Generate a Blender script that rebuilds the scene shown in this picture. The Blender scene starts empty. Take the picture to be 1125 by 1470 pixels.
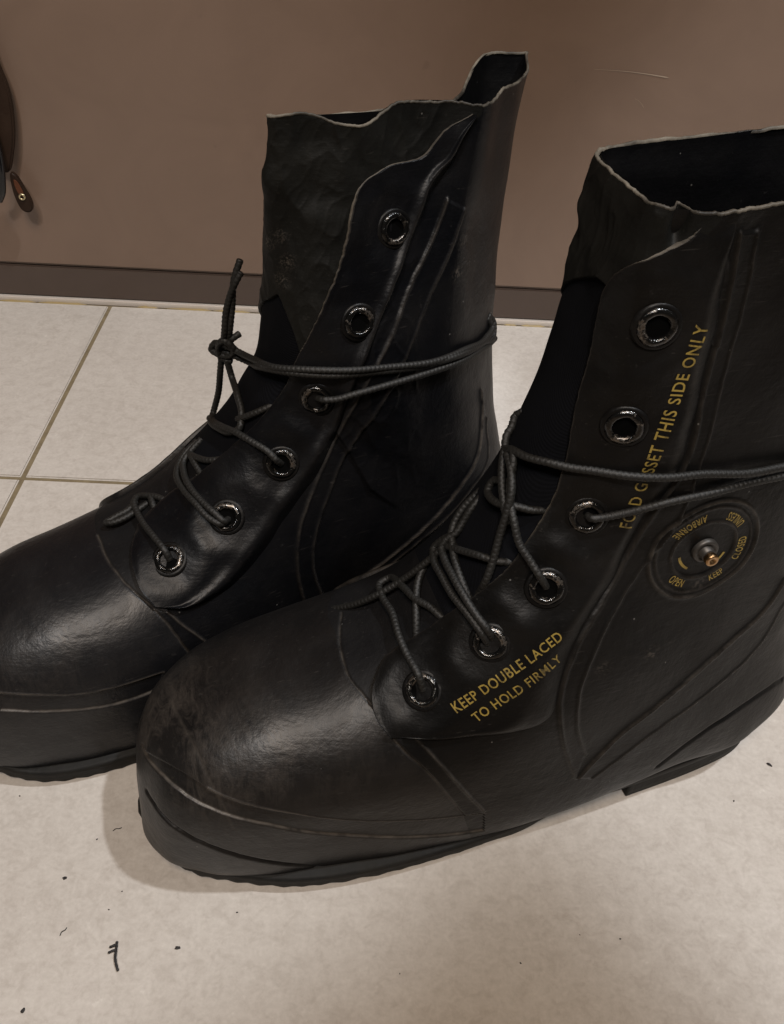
import bpy, bmesh, math, random
import numpy as np
from math import radians, sin, cos, pi
from mathutils import Vector, Matrix
from mathutils.bvhtree import BVHTree
random.seed(7)
rng = np.random.default_rng(11)
scene = bpy.context.scene

# ------------------------------------------------------------------ camera
PITCH, ROLL, YAW, CAMH = radians(40), radians(3.5), radians(1.5), 0.407
def cam_axes():
    cp, sp = cos(PITCH), sin(PITCH)
    f = np.array([sin(YAW)*cp, cos(YAW)*cp, -sp])
    r = np.array([cos(YAW), -sin(YAW), 0.0])
    u = np.cross(r, f)
    c, s = cos(ROLL), sin(ROLL)
    return c*r+s*u, -s*r+c*u, f
cr, cu, cf = cam_axes()
cd = bpy.data.cameras.new("camera"); cam = bpy.data.objects.new("camera", cd)
scene.collection.objects.link(cam); scene.camera = cam
cam.matrix_world = Matrix(((cr[0], cu[0], -cf[0], 0), (cr[1], cu[1], -cf[1], 0),
                           (cr[2], cu[2], -cf[2], CAMH), (0, 0, 0, 1)))
cd.sensor_fit = 'VERTICAL'; cd.sensor_height = 24; cd.lens = 1350/1470*24
cd.clip_start = 0.01; cd.clip_end = 50
scene.render.resolution_x = 784; scene.render.resolution_y = 1024

# ------------------------------------------------------------------ light
w = bpy.data.worlds.new("World"); scene.world = w; w.use_nodes = True
bg = w.node_tree.nodes['Background']
bg.inputs[0].default_value = (1.0, 0.84, 0.66, 1); bg.inputs[1].default_value = 0.03
scene.view_settings.view_transform = 'Standard'; scene.view_settings.look = 'None'
scene.view_settings.exposure = 0.10
def area_lamp(name, loc, target, size, power, col, size_y=None):
    ld = bpy.data.lights.new(name, 'AREA'); ld.size = size; ld.energy = power; ld.color = col
    if size_y: ld.shape = 'RECTANGLE'; ld.size_y = size_y
    o = bpy.data.objects.new(name, ld); scene.collection.objects.link(o)
    o.location = loc
    o.rotation_euler = (Vector(target)-Vector(loc)).to_track_quat('-Z', 'Y').to_euler()
    return o
area_lamp("room_fill", (-0.10, -0.70, 2.1), (0, 0.4, 0), 0.6, 25, (1.0, 0.79, 0.60))  # unseen area light, added as wide warm fill
def spot_lamp(name, loc, target, half_angle, power, col, blend=.3, soft=.03):
    ld = bpy.data.lights.new(name, 'SPOT'); ld.energy = power; ld.color = col; ld.spot_size = 2*radians(half_angle)
    ld.spot_blend = blend; ld.shadow_soft_size = soft
    o = bpy.data.objects.new(name, ld); scene.collection.objects.link(o); o.location = loc
    o.rotation_euler = (Vector(target)-Vector(loc)).to_track_quat('-Z', 'Y').to_euler()
    return o
COOL = (0.90, 0.93, 0.97)
spot_lamp("added_pool_spot", (0.85, 0.20, 2.2), (-0.32, 0.50, 0), 10.5, 112, COOL, .22, .04)  # unseen spots added; the gap between their pools stands in for a cast shadow
spot_lamp("added_pool_spot", (0.92, 0.16, 2.2), (0.54, 0.50, 0), 13.0, 125, COOL, .18, .04)
spot_lamp("added_pool_spot", (-0.42, -0.75, 1.9), (-0.31, 0.50, 0), 12.2, 54, COOL, .22, .07)
spot_lamp("added_pool_spot", (0.10, -0.80, 1.9), (0.53, 0.50, 0), 13.2, 62, COOL, .18, .07)

# ------------------------------------------------------------------ helpers
C = scene.collection
def tag(o, label=None, cat=None, group=None, kind=None):
    if label: o['label'] = label
    if cat: o['category'] = cat
    if group: o['group'] = group
    if kind: o['kind'] = kind
    return o
def mesh_obj(name, verts, faces, mats, parent=None, smooth=True, fmat=None):
    me = bpy.data.meshes.new(name)
    me.from_pydata([tuple(map(float, v)) for v in verts], [], [tuple(map(int, f)) for f in faces])
    for m in (mats if isinstance(mats, (list, tuple)) else [mats]): me.materials.append(m)
    if smooth: me.polygons.foreach_set('use_smooth', [True]*len(me.polygons))
    if fmat is not None: me.polygons.foreach_set('material_index', [int(i) for i in fmat])
    me.update()
    o = bpy.data.objects.new(name, me); C.objects.link(o)
    if parent: o.parent = parent
    return o
def sstep(a, b, x):
    t = np.clip((np.asarray(x, float)-a)/(b-a), 0, 1); return t*t*(3-2*t)
def spline(xs, ys, x):
    """smooth interpolation through keys; ys may be (n,) or (n,k)"""
    xs = np.asarray(xs, float); ys = np.asarray(ys, float); x = np.asarray(x, float)
    d = np.diff(ys, axis=0)/(np.diff(xs)[:, None] if ys.ndim > 1 else np.diff(xs))
    m = np.empty_like(ys); m[0] = d[0]; m[-1] = d[-1]
    h = np.diff(xs); wa = (h[1:]/(h[1:]+h[:-1])); wa = wa[:, None] if ys.ndim > 1 else wa
    m[1:-1] = wa*d[:-1]+(1-wa)*d[1:]
    i = np.clip(np.searchsorted(xs, x, side='right')-1, 0, len(xs)-2)
    hh = h[i]; t = (x-xs[i])/hh
    if ys.ndim > 1: t = t[..., None]; hh = hh[..., None]
    return ((2*t**3-3*t**2+1)*ys[i] + (t**3-2*t**2+t)*hh*m[i] + (-2*t**3+3*t**2)*ys[i+1] + (t**3-t**2)*hh*m[i+1])

# ------------------------------------------------------------------ materials
def new_mat(name):
    m = bpy.data.materials.new(name); m.use_nodes = True
    return m, m.node_tree.nodes, m.node_tree.links, m.node_tree.nodes['Principled BSDF']
def simple(name, col, rough, metal=0.0):
    m, n, l, b = new_mat(name)
    b.inputs['Base Color'].default_value = (*col, 1); b.inputs['Roughness'].default_value = rough
    b.inputs['Metallic'].default_value = metal
    return m

def noise_node(n, l, scale, detail=4, rough=.55, coord=None, dist=0.0):
    t = n.new('ShaderNodeTexNoise'); t.inputs['Scale'].default_value = scale
    t.inputs['Detail'].default_value = detail; t.inputs['Roughness'].default_value = rough
    t.inputs['Distortion'].default_value = dist
    if coord: l.new(coord, t.inputs['Vector'])
    return t
def ramp(n, l, src, stops):
    r = n.new('ShaderNodeValToRGB'); e = r.color_ramp.elements
    while len(e) > 1: e.remove(e[-1])
    e[0].position, e[0].color = stops[0][0], (*stops[0][1], 1)
    for p, c in stops[1:]:
        x = e.new(p); x.color = (*c, 1)
    l.new(src, r.inputs[0]); return r
def mixc(n, l, fac, a, b, mode='MIX'):
    m = n.new('ShaderNodeMix'); m.data_type = 'RGBA'; m.blend_type = mode
    for sock, v in ((m.inputs[0], fac), (m.inputs[6], a), (m.inputs[7], b)):
        if isinstance(v, (int, float)): sock.default_value = v
        elif isinstance(v, tuple): sock.default_value = (*v, 1)
        else: l.new(v, sock)
    return m.outputs[2]
def math_(n, l, op, a, b=0.0):
    m = n.new('ShaderNodeMath'); m.operation = op
    for i, v in enumerate((a, b)):
        if isinstance(v, (int, float)): m.inputs[i].default_value = v
        else: l.new(v, m.inputs[i])
    m.use_clamp = False
    return m.outputs[0]
def bump(n, l, b, pairs):
    prev = None
    for h, st, dist in pairs:
        bn = n.new('ShaderNodeBump'); bn.inputs['Strength'].default_value = st; bn.inputs['Distance'].default_value = dist
        l.new(h, bn.inputs['Height'])
        if prev: l.new(prev, bn.inputs['Normal'])
        prev = bn.outputs[0]
    l.new(prev, b.inputs['Normal'])
def rubber(name, base, dust, dust_amt, rough=(.36, .6), scuff=0.0, wear_shine_col=(.10, .085, .07), spec=.20, scr=.11):
    m, n, l, b = new_mat(name)
    co = n.new('ShaderNodeTexCoord').outputs['Object']
    n1 = noise_node(n, l, 26, 6, .62, co, .3); n2 = noise_node(n, l, 240, 5, .65, co); n3 = noise_node(n, l, 9, 3, .5, co)
    d = ramp(n, l, n1.outputs[0], [(.38, (0, 0, 0)), (.75, (1, 1, 1))])
    col = mixc(n, l, math_(n, l, 'MULTIPLY', d.outputs[0], dust_amt), base, dust)
    sp = ramp(n, l, n2.outputs[0], [(.66, (0, 0, 0)), (.80, (1, 1, 1))])
    col = mixc(n, l, math_(n, l, 'MULTIPLY', sp.outputs[0], .10), col, (.16, .15, .14))
    if scuff:
        at = n.new('ShaderNodeAttribute'); at.attribute_name = 'scuff'
        mpz = n.new('ShaderNodeMapping'); l.new(co, mpz.inputs[0]); mpz.inputs['Scale'].default_value = (2.2, 1, .55); mpz.inputs['Rotation'].default_value = (.4, .5, .9)
        s1 = noise_node(n, l, 95, 9, .78, mpz.outputs[0], 1.6); s2 = noise_node(n, l, 30, 4, .6, co, .5)
        k = math_(n, l, 'MULTIPLY', s1.outputs[0], s2.outputs[0])
        k = ramp(n, l, k, [(.20, (0, 0, 0)), (.36, (1, 1, 1))]).outputs[0]
        k = math_(n, l, 'MULTIPLY', k, at.outputs['Fac'])
        col = mixc(n, l, math_(n, l, 'MULTIPLY', k, scuff), col, (.080, .067, .056))
    for rot, seed in (((.2, .5, .9), 3.0), ((1.1, -.4, .2), 7.0), ((-.6, .9, 1.7), 11.0)):
        mq = n.new('ShaderNodeMapping'); l.new(co, mq.inputs[0]); mq.inputs['Rotation'].default_value = rot
        mq.inputs['Scale'].default_value = (38, 900, 900); mq.inputs['Location'].default_value = (seed, seed, 0)
        q = noise_node(n, l, 1.0, 1, .5, mq.outputs[0], .0)
        qr = ramp(n, l, q.outputs[0], [(.735, (0, 0, 0)), (.80, (1, 1, 1))])
        col = mixc(n, l, math_(n, l, 'MULTIPLY', qr.outputs[0], scr), col, (.10, .09, .08))
    lint = n.new('ShaderNodeTexVoronoi'); lint.inputs['Scale'].default_value = 75; l.new(co, lint.inputs['Vector'])
    lr = ramp(n, l, lint.outputs['Distance'], [(.022, (1, 1, 1)), (.034, (0, 0, 0))])
    col = mixc(n, l, math_(n, l, 'MULTIPLY', lr.outputs[0], .30), col, (.30, .29, .27))
    at = n.new('ShaderNodeAttribute'); at.attribute_name = 'wear_shine'
    s3 = noise_node(n, l, 160, 3, .6, co)
    wv = math_(n, l, 'MULTIPLY', at.outputs['Fac'], ramp(n, l, s3.outputs[0], [(.30, (.15, .15, .15)), (.62, (1, 1, 1))]).outputs[0])
    col = mixc(n, l, wv, col, wear_shine_col)
    l.new(col, b.inputs['Base Color'])
    rr = ramp(n, l, n1.outputs[0], [(.3, (rough[0],)*3), (.75, (rough[1],)*3)])
    rz = math_(n, l, 'ADD', rr.outputs[0], math_(n, l, 'MULTIPLY', n2.outputs[0], .08))
    l.new(rz, b.inputs['Roughness'])
    b.inputs['Specular IOR Level'].default_value = spec
    # scattered fine scratches and pores
    v = n.new('ShaderNodeTexVoronoi'); v.feature = 'DISTANCE_TO_EDGE'; v.inputs['Scale'].default_value = 150; l.new(co, v.inputs['Vector'])
    mp = n.new('ShaderNodeMapping'); l.new(co, mp.inputs[0]); mp.inputs['Scale'].default_value = (60, 60, 900); mp.inputs['Rotation'].default_value = (.3, .8, .2)
    sc = noise_node(n, l, 1.0, 2, .5, mp.outputs[0], 0)
    bump(n, l, b, [(n1.outputs[0], .4, .0030), (n2.outputs[0], .35, .0005), (sc.outputs[0], .15, .0004)])
    return m
RUB = rubber("black_rubber", (.0027, .0026, .0026), (.0080, .0069, .0060), .7, (.32, .50))
RUBB = rubber("black_rubber_bluish", (.0024, .0026, .0034), (.0075, .0068, .0068), .6, (.32, .48))
RUBT = rubber("toe_rubber", (.0038, .0036, .0038), (.0110, .0092, .0082), .8, (.32, .46), scuff=.75, spec=.36)
RUBTB = rubber("toe_rubber_bluish", (.0034, .0037, .0048), (.0105, .0098, .0102), .7, (.30, .44), scuff=.35, spec=.36)
PANEL = rubber("dull_rubber_panel", (.0030, .0030, .0024), (.0085, .0080, .0060), .8, (.50, .72), spec=.2)
SOLE = rubber("sole_rubber", (.0060, .0060, .0056), (.017, .015, .012), .8, (.55, .75))
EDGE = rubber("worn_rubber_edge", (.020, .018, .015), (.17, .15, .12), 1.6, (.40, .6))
def fabric(name, col, scale=900, sheen=.25):
    m, n, l, b = new_mat(name)
    co = n.new('ShaderNodeTexCoord').outputs['Object']
    wv = n.new('ShaderNodeTexWave'); wv.inputs['Scale'].default_value = scale; wv.bands_direction = 'DIAGONAL'; l.new(co, wv.inputs['Vector'])
    nn = noise_node(n, l, 40, 4, .6, co)
    l.new(mixc(n, l, nn.outputs[0], col, tuple(c*2.2 for c in col)), b.inputs['Base Color'])
    b.inputs['Roughness'].default_value = .95; b.inputs['Sheen Weight'].default_value = sheen; b.inputs['Specular IOR Level'].default_value = .08
    bump(n, l, b, [(wv.outputs[0], .3, .0004), (nn.outputs[0], .4, .002)])
    return m
FAB = fabric("black_fabric", (.0018, .0019, .0025), 700, .0)
TONGUE = rubber("tongue_rubber", (.0034, .0033, .0037), (.0085, .0078, .0078), .7, (.50, .65))
LINING = rubber("lining_rubber", (.0022, .0023, .0028), (.005, .0045, .0045), .6, (.30, .42), spec=.3, scr=0.0)
def lace_mat():
    m, n, l, b = new_mat("black_lace")
    uv = n.new('ShaderNodeTexCoord').outputs['Object']
    nn = noise_node(n, l, 900, 3, .7, uv)
    l.new(mixc(n, l, nn.outputs[0], (.0018, .0017, .0015), (.0085, .0078, .0060)), b.inputs['Base Color'])
    b.inputs['Roughness'].default_value = .6; b.inputs['Sheen Weight'].default_value = 0
    bump(n, l, b, [(nn.outputs[0], .5, .0004)])
    return m
LACE = lace_mat()
def eyelet_mat():
    m, n, l, b = new_mat("eyelet_enamel")
    co = n.new('ShaderNodeTexCoord').outputs['Object']
    nn = noise_node(n, l, 420, 5, .7, co, .6); big = noise_node(n, l, 130, 3, .6, co)
    k = ramp(n, l, math_(n, l, 'MULTIPLY', nn.outputs[0], big.outputs[0]), [(.315, (0, 0, 0)), (.37, (1, 1, 1))])
    l.new(mixc(n, l, k.outputs[0], (.003, .003, .003), (.20, .175, .15)), b.inputs['Base Color'])
    l.new(k.outputs[0], b.inputs['Metallic'])
    l.new(ramp(n, l, k.outputs[0], [(0, (.13,)*3), (1, (.38,)*3)]).outputs[0], b.inputs['Roughness'])
    b.inputs['Coat Weight'].default_value = .3
    bump(n, l, b, [(nn.outputs[0], .5, .0006)])
    return m
EYE = eyelet_mat()
DARK = simple("hole_shade_black", (.0012, .0012, .0012), .9)
DARK.node_tree.nodes["Principled BSDF"].inputs["Specular IOR Level"].default_value = .05
BRASS = simple("brass", (.42, .26, .13), .28, 1.0)
DULLMETAL = simple("dull_metal", (.060, .055, .05), .45, .6)
def print_mat():
    m, n, l, b = new_mat("yellow_print")
    co = n.new('ShaderNodeTexCoord').outputs['Object']
    nn = noise_node(n, l, 330, 5, .75, co); n2 = noise_node(n, l, 45, 2, .5, co)
    k = ramp(n, l, math_(n, l, 'ADD', math_(n, l, 'MULTIPLY', nn.outputs[0], .6), math_(n, l, 'MULTIPLY', n2.outputs[0], .5)), [(.42, (0, 0, 0)), (.56, (1, 1, 1))])
    l.new(mixc(n, l, k.outputs[0], (.040, .030, .012), (.25, .175, .035)), b.inputs['Base Color'])
    b.inputs['Roughness'].default_value = .55
    return m
PRINT = print_mat()
PRINT_DIM = simple("faded_yellow_print", (.085, .062, .022), .6)

# ------------------------------------------------------------------ traced data
# <DATA>  seam, flap and lace lines on the boots: (u, p) surface coordinates and local metres
TRACE = {
 'A': dict(
  flap_front=[(0.2566,0.821),(0.2475,0.6279),(0.2484,0.4541),(0.2602,0.3253),(0.2848,0.2352),(0.3521,0.2674),(0.4422,0.3768),(0.4959,0.4219),(0.5587,0.4348),(0.616,0.4541),(0.7097,0.3833),(0.7771,0.4026),(0.8298,0.4219),(0.869,0.4541),(0.9081,0.5635),(0.9481,0.7567),(0.9736,0.9562),(0.9936,1.0528)],
  flap_rear=[(0.2702,0.8597),(0.3121,1.0399),(0.354,1.1944),(0.4058,1.3682),(0.4413,1.3039),(0.4741,1.1622),(0.5177,1.027),(0.5405,0.9884),(0.5869,0.982),(0.657,1.0142),(0.7561,1.2266),(0.8235,1.3103),(0.879,1.3682),(0.9108,1.3811),(0.9354,1.3682),(0.9591,1.3489),(0.9791,1.3232),(1,1.291)],
  cap=[(0.2457,-0.1639),(0.242,-0.0996),(0.2384,-0.0481),(0.2357,-0.0094),(0.2329,0.0163),(0.232,0.0549),(0.2311,0.1),(0.2311,0.1579),(0.2311,0.2159),(0.2329,0.2738),(0.2357,0.3318),(0.2393,0.3897),(0.242,0.4476),(0.2457,0.5056),(0.2493,0.5635),(0.2511,0.6279),(0.253,0.6923),(0.2548,0.7567),(0.2575,0.821),(0.2602,0.879),(0.2639,0.9433),(0.2675,1.0077),(0.2721,1.0721),(0.2766,1.1365),(0.2803,1.2009),(0.2839,1.2717),(0.2875,1.3489),(0.2903,1.4391),(0.293,1.5356),(0.2957,1.6515),(0.2985,1.7674),(0.3003,1.8833),(0.303,2.0056)],
  capb=[(0.2566,0.8082),(0.2602,0.8661),(0.2648,0.9305),(0.2684,0.9948),(0.2721,1.0592),(0.2766,1.1236),(0.2803,1.1944),(0.2839,1.2652),(0.2875,1.3425),(0.2903,1.4326),(0.293,1.5356),(0.2957,1.6451),(0.2985,1.7609),(0.3003,1.8833),(0.303,2.0056)],
  cap2=[(0.2784,0.8468),(0.2821,0.9112),(0.2857,0.9755),(0.2894,1.0399),(0.293,1.1107),(0.2957,1.1751),(0.2994,1.2459),(0.3021,1.3232),(0.3048,1.4069),(0.3076,1.497),(0.3103,1.6),(0.313,1.7094),(0.3157,1.8253),(0.3185,1.9348),(0.3203,2.0571)],
  gtop=[(0.7753,-0.1768),(0.8298,0.1579),(0.8681,0.4026)],
  fox=[(0.0937,0.8403),(0.0992,0.9047),(0.1046,0.9562),(0.1101,1.0077),(0.1156,1.0528),(0.121,1.0979),(0.1274,1.1365),(0.1328,1.1751),(0.1392,1.2137),(0.1456,1.2524),(0.151,1.2845),(0.1574,1.3232),(0.1638,1.3618),(0.1702,1.4069),(0.1765,1.4455),(0.1829,1.4906),(0.1893,1.5292),(0.1956,1.5678),(0.202,1.6064),(0.2084,1.6386),(0.2147,1.6708),(0.222,1.7094),(0.2284,1.7352),(0.2348,1.7609),(0.2411,1.7931),(0.2484,1.8189),(0.2548,1.8446),(0.2611,1.8768),(0.2675,1.9026),(0.2748,1.9283),(0.2812,1.9476),(0.2875,1.9734),(0.2939,1.9927),(0.3003,2.0185),(0.3066,2.0442),(0.313,2.07),(0.3194,2.0957)],
  fox2=[(0.0309,-0.0159),(0.0337,0.0292),(0.0373,0.1515),(0.0428,0.2931),(0.0482,0.4155),(0.0546,0.5313),(0.0591,0.6279),(0.0646,0.7245),(0.0701,0.8082),(0.0746,0.8854),(0.0801,0.9498),(0.0855,1.0142),(0.0919,1.0721),(0.0974,1.1236),(0.1028,1.1751),(0.1083,1.2202),(0.1137,1.2652),(0.1201,1.3103),(0.1256,1.3489),(0.1319,1.394),(0.1383,1.4326),(0.1438,1.4777),(0.1501,1.5292),(0.1565,1.5807),(0.1629,1.6322),(0.1692,1.6837),(0.1756,1.7288),(0.182,1.7738),(0.1884,1.8189),(0.1956,1.8575),(0.202,1.8897),(0.2084,1.9283),(0.2147,1.9605),(0.2211,1.9927),(0.2275,2.0313),(0.2338,2.07),(0.2402,2.1021),(0.2466,2.1408),(0.253,2.1794),(0.2593,2.218),(0.2657,2.2567),(0.2721,2.2888),(0.2775,2.321),(0.2839,2.3532),(0.2903,2.3854),(0.2966,2.4112),(0.3021,2.4433),(0.3085,2.4755),(0.3139,2.5142)],
  scratch=[(0.0728,-0.0609),(0.0746,-0.0094),(0.0773,0.0099),(0.0792,0.0549),(0.0819,0.1258),(0.0846,0.2094),(0.0864,0.2931),(0.0892,0.3768),(0.091,0.467),(0.0928,0.5571),(0.0946,0.6472),(0.0965,0.7373),(0.0983,0.8275),(0.1001,0.9176),(0.1019,1.0077),(0.1046,1.1043),(0.1065,1.2009),(0.1083,1.3039),(0.1101,1.4262)],
  s1=[(0.9818,1.3167),(0.9754,1.3232),(0.9691,1.3361),(0.9627,1.3425),(0.9563,1.3554),(0.95,1.3618),(0.9436,1.3682),(0.9372,1.3747),(0.9308,1.3747),(0.9236,1.3811),(0.9172,1.3811),(0.9108,1.3811),(0.9035,1.3811),(0.8972,1.3747),(0.8899,1.3747),(0.8835,1.3682),(0.8753,1.3554),(0.8681,1.3489),(0.8608,1.3361),(0.8535,1.3296),(0.8453,1.3167),(0.838,1.3039),(0.8298,1.2974),(0.8217,1.2845),(0.8144,1.2781),(0.8062,1.2717),(0.798,1.2588),(0.7898,1.2524),(0.7807,1.2395),(0.7716,1.2266),(0.7616,1.2073),(0.7516,1.188),(0.7416,1.1687),(0.7307,1.1429),(0.7197,1.1172),(0.7088,1.0979),(0.6979,1.0721),(0.687,1.0528),(0.6761,1.0335),(0.6652,1.0206),(0.6551,1.0077),(0.6451,0.9948),(0.6369,0.9884),(0.6288,0.982),(0.6206,0.9755),(0.6133,0.9691),(0.606,0.9627),(0.5987,0.9627),(0.5914,0.9627),(0.5842,0.9627),(0.5769,0.9627),(0.5687,0.9627),(0.5614,0.9691),(0.5532,0.9755),(0.545,0.9755),(0.5369,0.9884),(0.5268,0.9948),(0.5168,1.0077),(0.5068,1.027),(0.4959,1.0528),(0.4868,1.0785),(0.4768,1.1043),(0.4686,1.13),(0.4604,1.1622),(0.4531,1.1944),(0.4459,1.233),(0.4395,1.2717),(0.434,1.3232),(0.4286,1.3811),(0.424,1.4391),(0.4195,1.5099),(0.4158,1.5871),(0.4122,1.6708),(0.4095,1.7674),(0.4067,1.8639),(0.4049,1.967),(0.4031,2.0764)],
  s2=[(0.9818,1.4455),(0.9754,1.4584),(0.97,1.4648),(0.9636,1.4712),(0.9581,1.4777),(0.9518,1.4906),(0.9454,1.497),(0.9399,1.497),(0.9336,1.5034),(0.9272,1.5034),(0.9208,1.5034),(0.9154,1.5034),(0.909,1.5034),(0.9026,1.497),(0.8954,1.4906),(0.889,1.4841),(0.8826,1.4777),(0.8753,1.4712),(0.8681,1.4648),(0.8617,1.4584),(0.8544,1.4455),(0.8471,1.4391),(0.8399,1.4262),(0.8317,1.4133),(0.8244,1.4004),(0.8162,1.3876),(0.808,1.3747),(0.7998,1.3618),(0.7916,1.3489),(0.7825,1.3296),(0.7743,1.3167),(0.7652,1.2974),(0.7552,1.2845),(0.7452,1.2652),(0.7352,1.2524),(0.7252,1.2395),(0.7143,1.2202),(0.7043,1.2073),(0.6943,1.1944),(0.6833,1.1815),(0.6724,1.1622),(0.6624,1.1494),(0.6524,1.13),(0.6433,1.1172),(0.6342,1.0979),(0.626,1.085),(0.6178,1.0721),(0.6106,1.0592),(0.6033,1.0528),(0.596,1.0464),(0.5887,1.0399),(0.5805,1.0399),(0.5732,1.0464),(0.566,1.0464),(0.5578,1.0528),(0.5505,1.0592),(0.5423,1.0721),(0.5332,1.085),(0.5241,1.1043),(0.515,1.1236),(0.505,1.1494),(0.495,1.1751),(0.4859,1.2073),(0.4768,1.2395),(0.4686,1.2717),(0.4613,1.3103),(0.455,1.3554),(0.4477,1.4069),(0.4422,1.4648),(0.4368,1.5227),(0.4322,1.6),(0.4286,1.6837),(0.4258,1.7738),(0.4231,1.8639)],
  s3=[(0.7025,2.0635),(0.6934,2.0313),(0.6833,1.9991),(0.6733,1.967),(0.6633,1.9348),(0.6533,1.9026),(0.6442,1.8704),(0.6351,1.8382),(0.6269,1.806),(0.6197,1.7738),(0.6133,1.7481),(0.606,1.7223),(0.5987,1.6966),(0.5914,1.6837),(0.5842,1.6708),(0.5769,1.6644),(0.5687,1.6644),(0.5614,1.6644),(0.5541,1.6644),(0.546,1.6708),(0.5387,1.6708),(0.5305,1.6773),(0.5214,1.6901),(0.5123,1.7094),(0.5041,1.7288),(0.495,1.7481),(0.4859,1.7738),(0.4777,1.7931),(0.4695,1.8124),(0.4622,1.8318),(0.454,1.8575),(0.4468,1.8833),(0.4395,1.9155),(0.4322,1.9476),(0.4249,1.9798),(0.4177,2.0185),(0.4113,2.0571),(0.404,2.1021)],
  s4=[(0.6788,2.1086),(0.6688,2.0764),(0.6588,2.0506),(0.6488,2.0313),(0.6397,2.012),(0.6315,1.9927),(0.6242,1.9734),(0.6169,1.9476),(0.6096,1.9219),(0.6024,1.9026),(0.5951,1.8833),(0.5878,1.8639),(0.5805,1.8575),(0.5732,1.8511),(0.566,1.8511),(0.5587,1.8511),(0.5505,1.8575),(0.5432,1.8575),(0.535,1.8639),(0.5278,1.8704),(0.5196,1.8833),(0.5114,1.8961),(0.5023,1.9155),(0.4941,1.9412),(0.4859,1.9605),(0.4786,1.9798),(0.4704,2.0056),(0.4631,2.0249),(0.4559,2.0506),(0.4486,2.07),(0.4413,2.0957),(0.4349,2.115),(0.4277,2.1472),(0.4213,2.1665),(0.414,2.1987)],
  s5=[(0.6042,2.424),(0.5987,2.3339),(0.5914,2.276),(0.5842,2.2373),(0.5778,2.2116),(0.5705,2.1987),(0.5632,2.1858),(0.556,2.1794),(0.5487,2.1794),(0.5405,2.1794),(0.5332,2.1794),(0.525,2.1923),(0.5168,2.218),(0.5086,2.2502),(0.5005,2.2888),(0.4923,2.3339),(0.4841,2.3854),(0.4768,2.4369),(0.4686,2.4948),(0.4613,2.5528)],
  ring=[(0.6742,1.3876)],
  welt=[(0.03,0.776),(0.0346,0.9047),(0.04,1.0142),(0.0446,1.1172),(0.05,1.2073),(0.0546,1.2974),(0.0601,1.3811),(0.0655,1.4584),(0.071,1.5421),(0.0764,1.6193),(0.0828,1.6773),(0.0883,1.7416),(0.0946,1.7996),(0.1001,1.8575),(0.1065,1.9155),(0.1119,1.9734),(0.1183,2.0249),(0.1247,2.0764),(0.131,2.1279),(0.1374,2.1794),(0.1438,2.2373),(0.1501,2.3017),(0.1574,2.3725),(0.1638,2.4498),(0.1702,2.5399),(0.1774,2.6558),(0.1838,2.8167),(0.1902,2.8232),(0.1965,2.8232),(0.2029,2.8232),(0.2093,2.8232),(0.2157,2.8232),(0.2211,2.8232),(0.2275,2.8232),(0.2338,2.8232),(0.2402,2.8232),(0.2457,2.8232),(0.252,2.8232),(0.2584,2.8232),(0.2639,2.8232),(0.2702,2.8232),(0.2757,2.8232),(0.2821,2.8296),(0.2875,2.8296),(0.2939,2.8296),(0.2994,2.8296),(0.3057,2.8361),(0.3112,2.8361),(0.3176,2.8361),(0.323,2.9391)],
  chips=[(0.5032,1.2524),(0.5532,1.3682),(0.6379,1.4069),(0.3985,0.8468)],
  eyelets=[(0.8717,0.8725),(0.7398,0.7373),(0.6169,0.6794),(0.5305,0.673),(0.4149,0.6536),(0.3085,0.6021)],
  text1=[(0.6388,0.9176),(0.8981,1.2524)],
  text2=[(0.3358,0.8661),(0.4977,0.9369)],
  text3=[(0.3512,1.0142),(0.475,1.0464)],
  chipw=0.5,
 ),
 'B': dict(
  flap_front=[(0.2448,0.7245),(0.2375,0.4863),(0.2429,0.1708),(0.2639,-0.003),(0.3148,-0.0416),(0.3585,-0.0094),(0.4049,0.0549),(0.4886,0.1966),(0.5714,0.3253),(0.6242,0.409),(0.6824,0.512),(0.7561,0.615),(0.7998,0.673),(0.8371,0.6987),(0.9045,0.718),(0.9208,0.8661),(0.9409,1.2137),(0.9745,1.4197),(0.9927,1.6258)],
  flap_rear=[(0.2557,0.7824),(0.2848,0.9562),(0.3285,1.0528),(0.3676,1.0592),(0.4058,1.0335),(0.4359,0.9884),(0.4795,0.9305),(0.5478,0.8725),(0.5978,0.8532),(0.667,0.9369),(0.7288,1.0399),(0.7871,1.1494),(0.8253,1.233),(0.8672,1.3232),(0.9108,1.4133),(0.9345,1.4906),(0.9536,1.5549),(0.9736,1.6),(0.9918,1.6708)],
  cap=[(0.2202,-0.0867),(0.2202,-0.0223),(0.2193,0.0099),(0.2193,0.0614),(0.2202,0.1322),(0.222,0.203),(0.2238,0.2803),(0.2257,0.3575),(0.2293,0.4348),(0.232,0.5056),(0.2357,0.5764),(0.2393,0.6472),(0.2429,0.7245),(0.2457,0.8017),(0.2484,0.879),(0.2511,0.9562),(0.253,1.0399),(0.2557,1.1236),(0.2575,1.2137),(0.2602,1.3039),(0.2621,1.4004),(0.2639,1.5099),(0.2657,1.6258),(0.2684,1.7545),(0.2702,1.8833)],
  capb=[(0.2439,0.7438),(0.2466,0.8275),(0.2484,0.9112),(0.2511,0.9948),(0.2539,1.085),(0.2566,1.1751),(0.2593,1.2652),(0.2611,1.3682),(0.263,1.4777),(0.2648,1.6)],
  cap2=[(0.2548,0.8275),(0.2593,0.9112),(0.263,0.9948),(0.2675,1.0785),(0.273,1.1687),(0.2775,1.2588),(0.2821,1.3489)],
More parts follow.
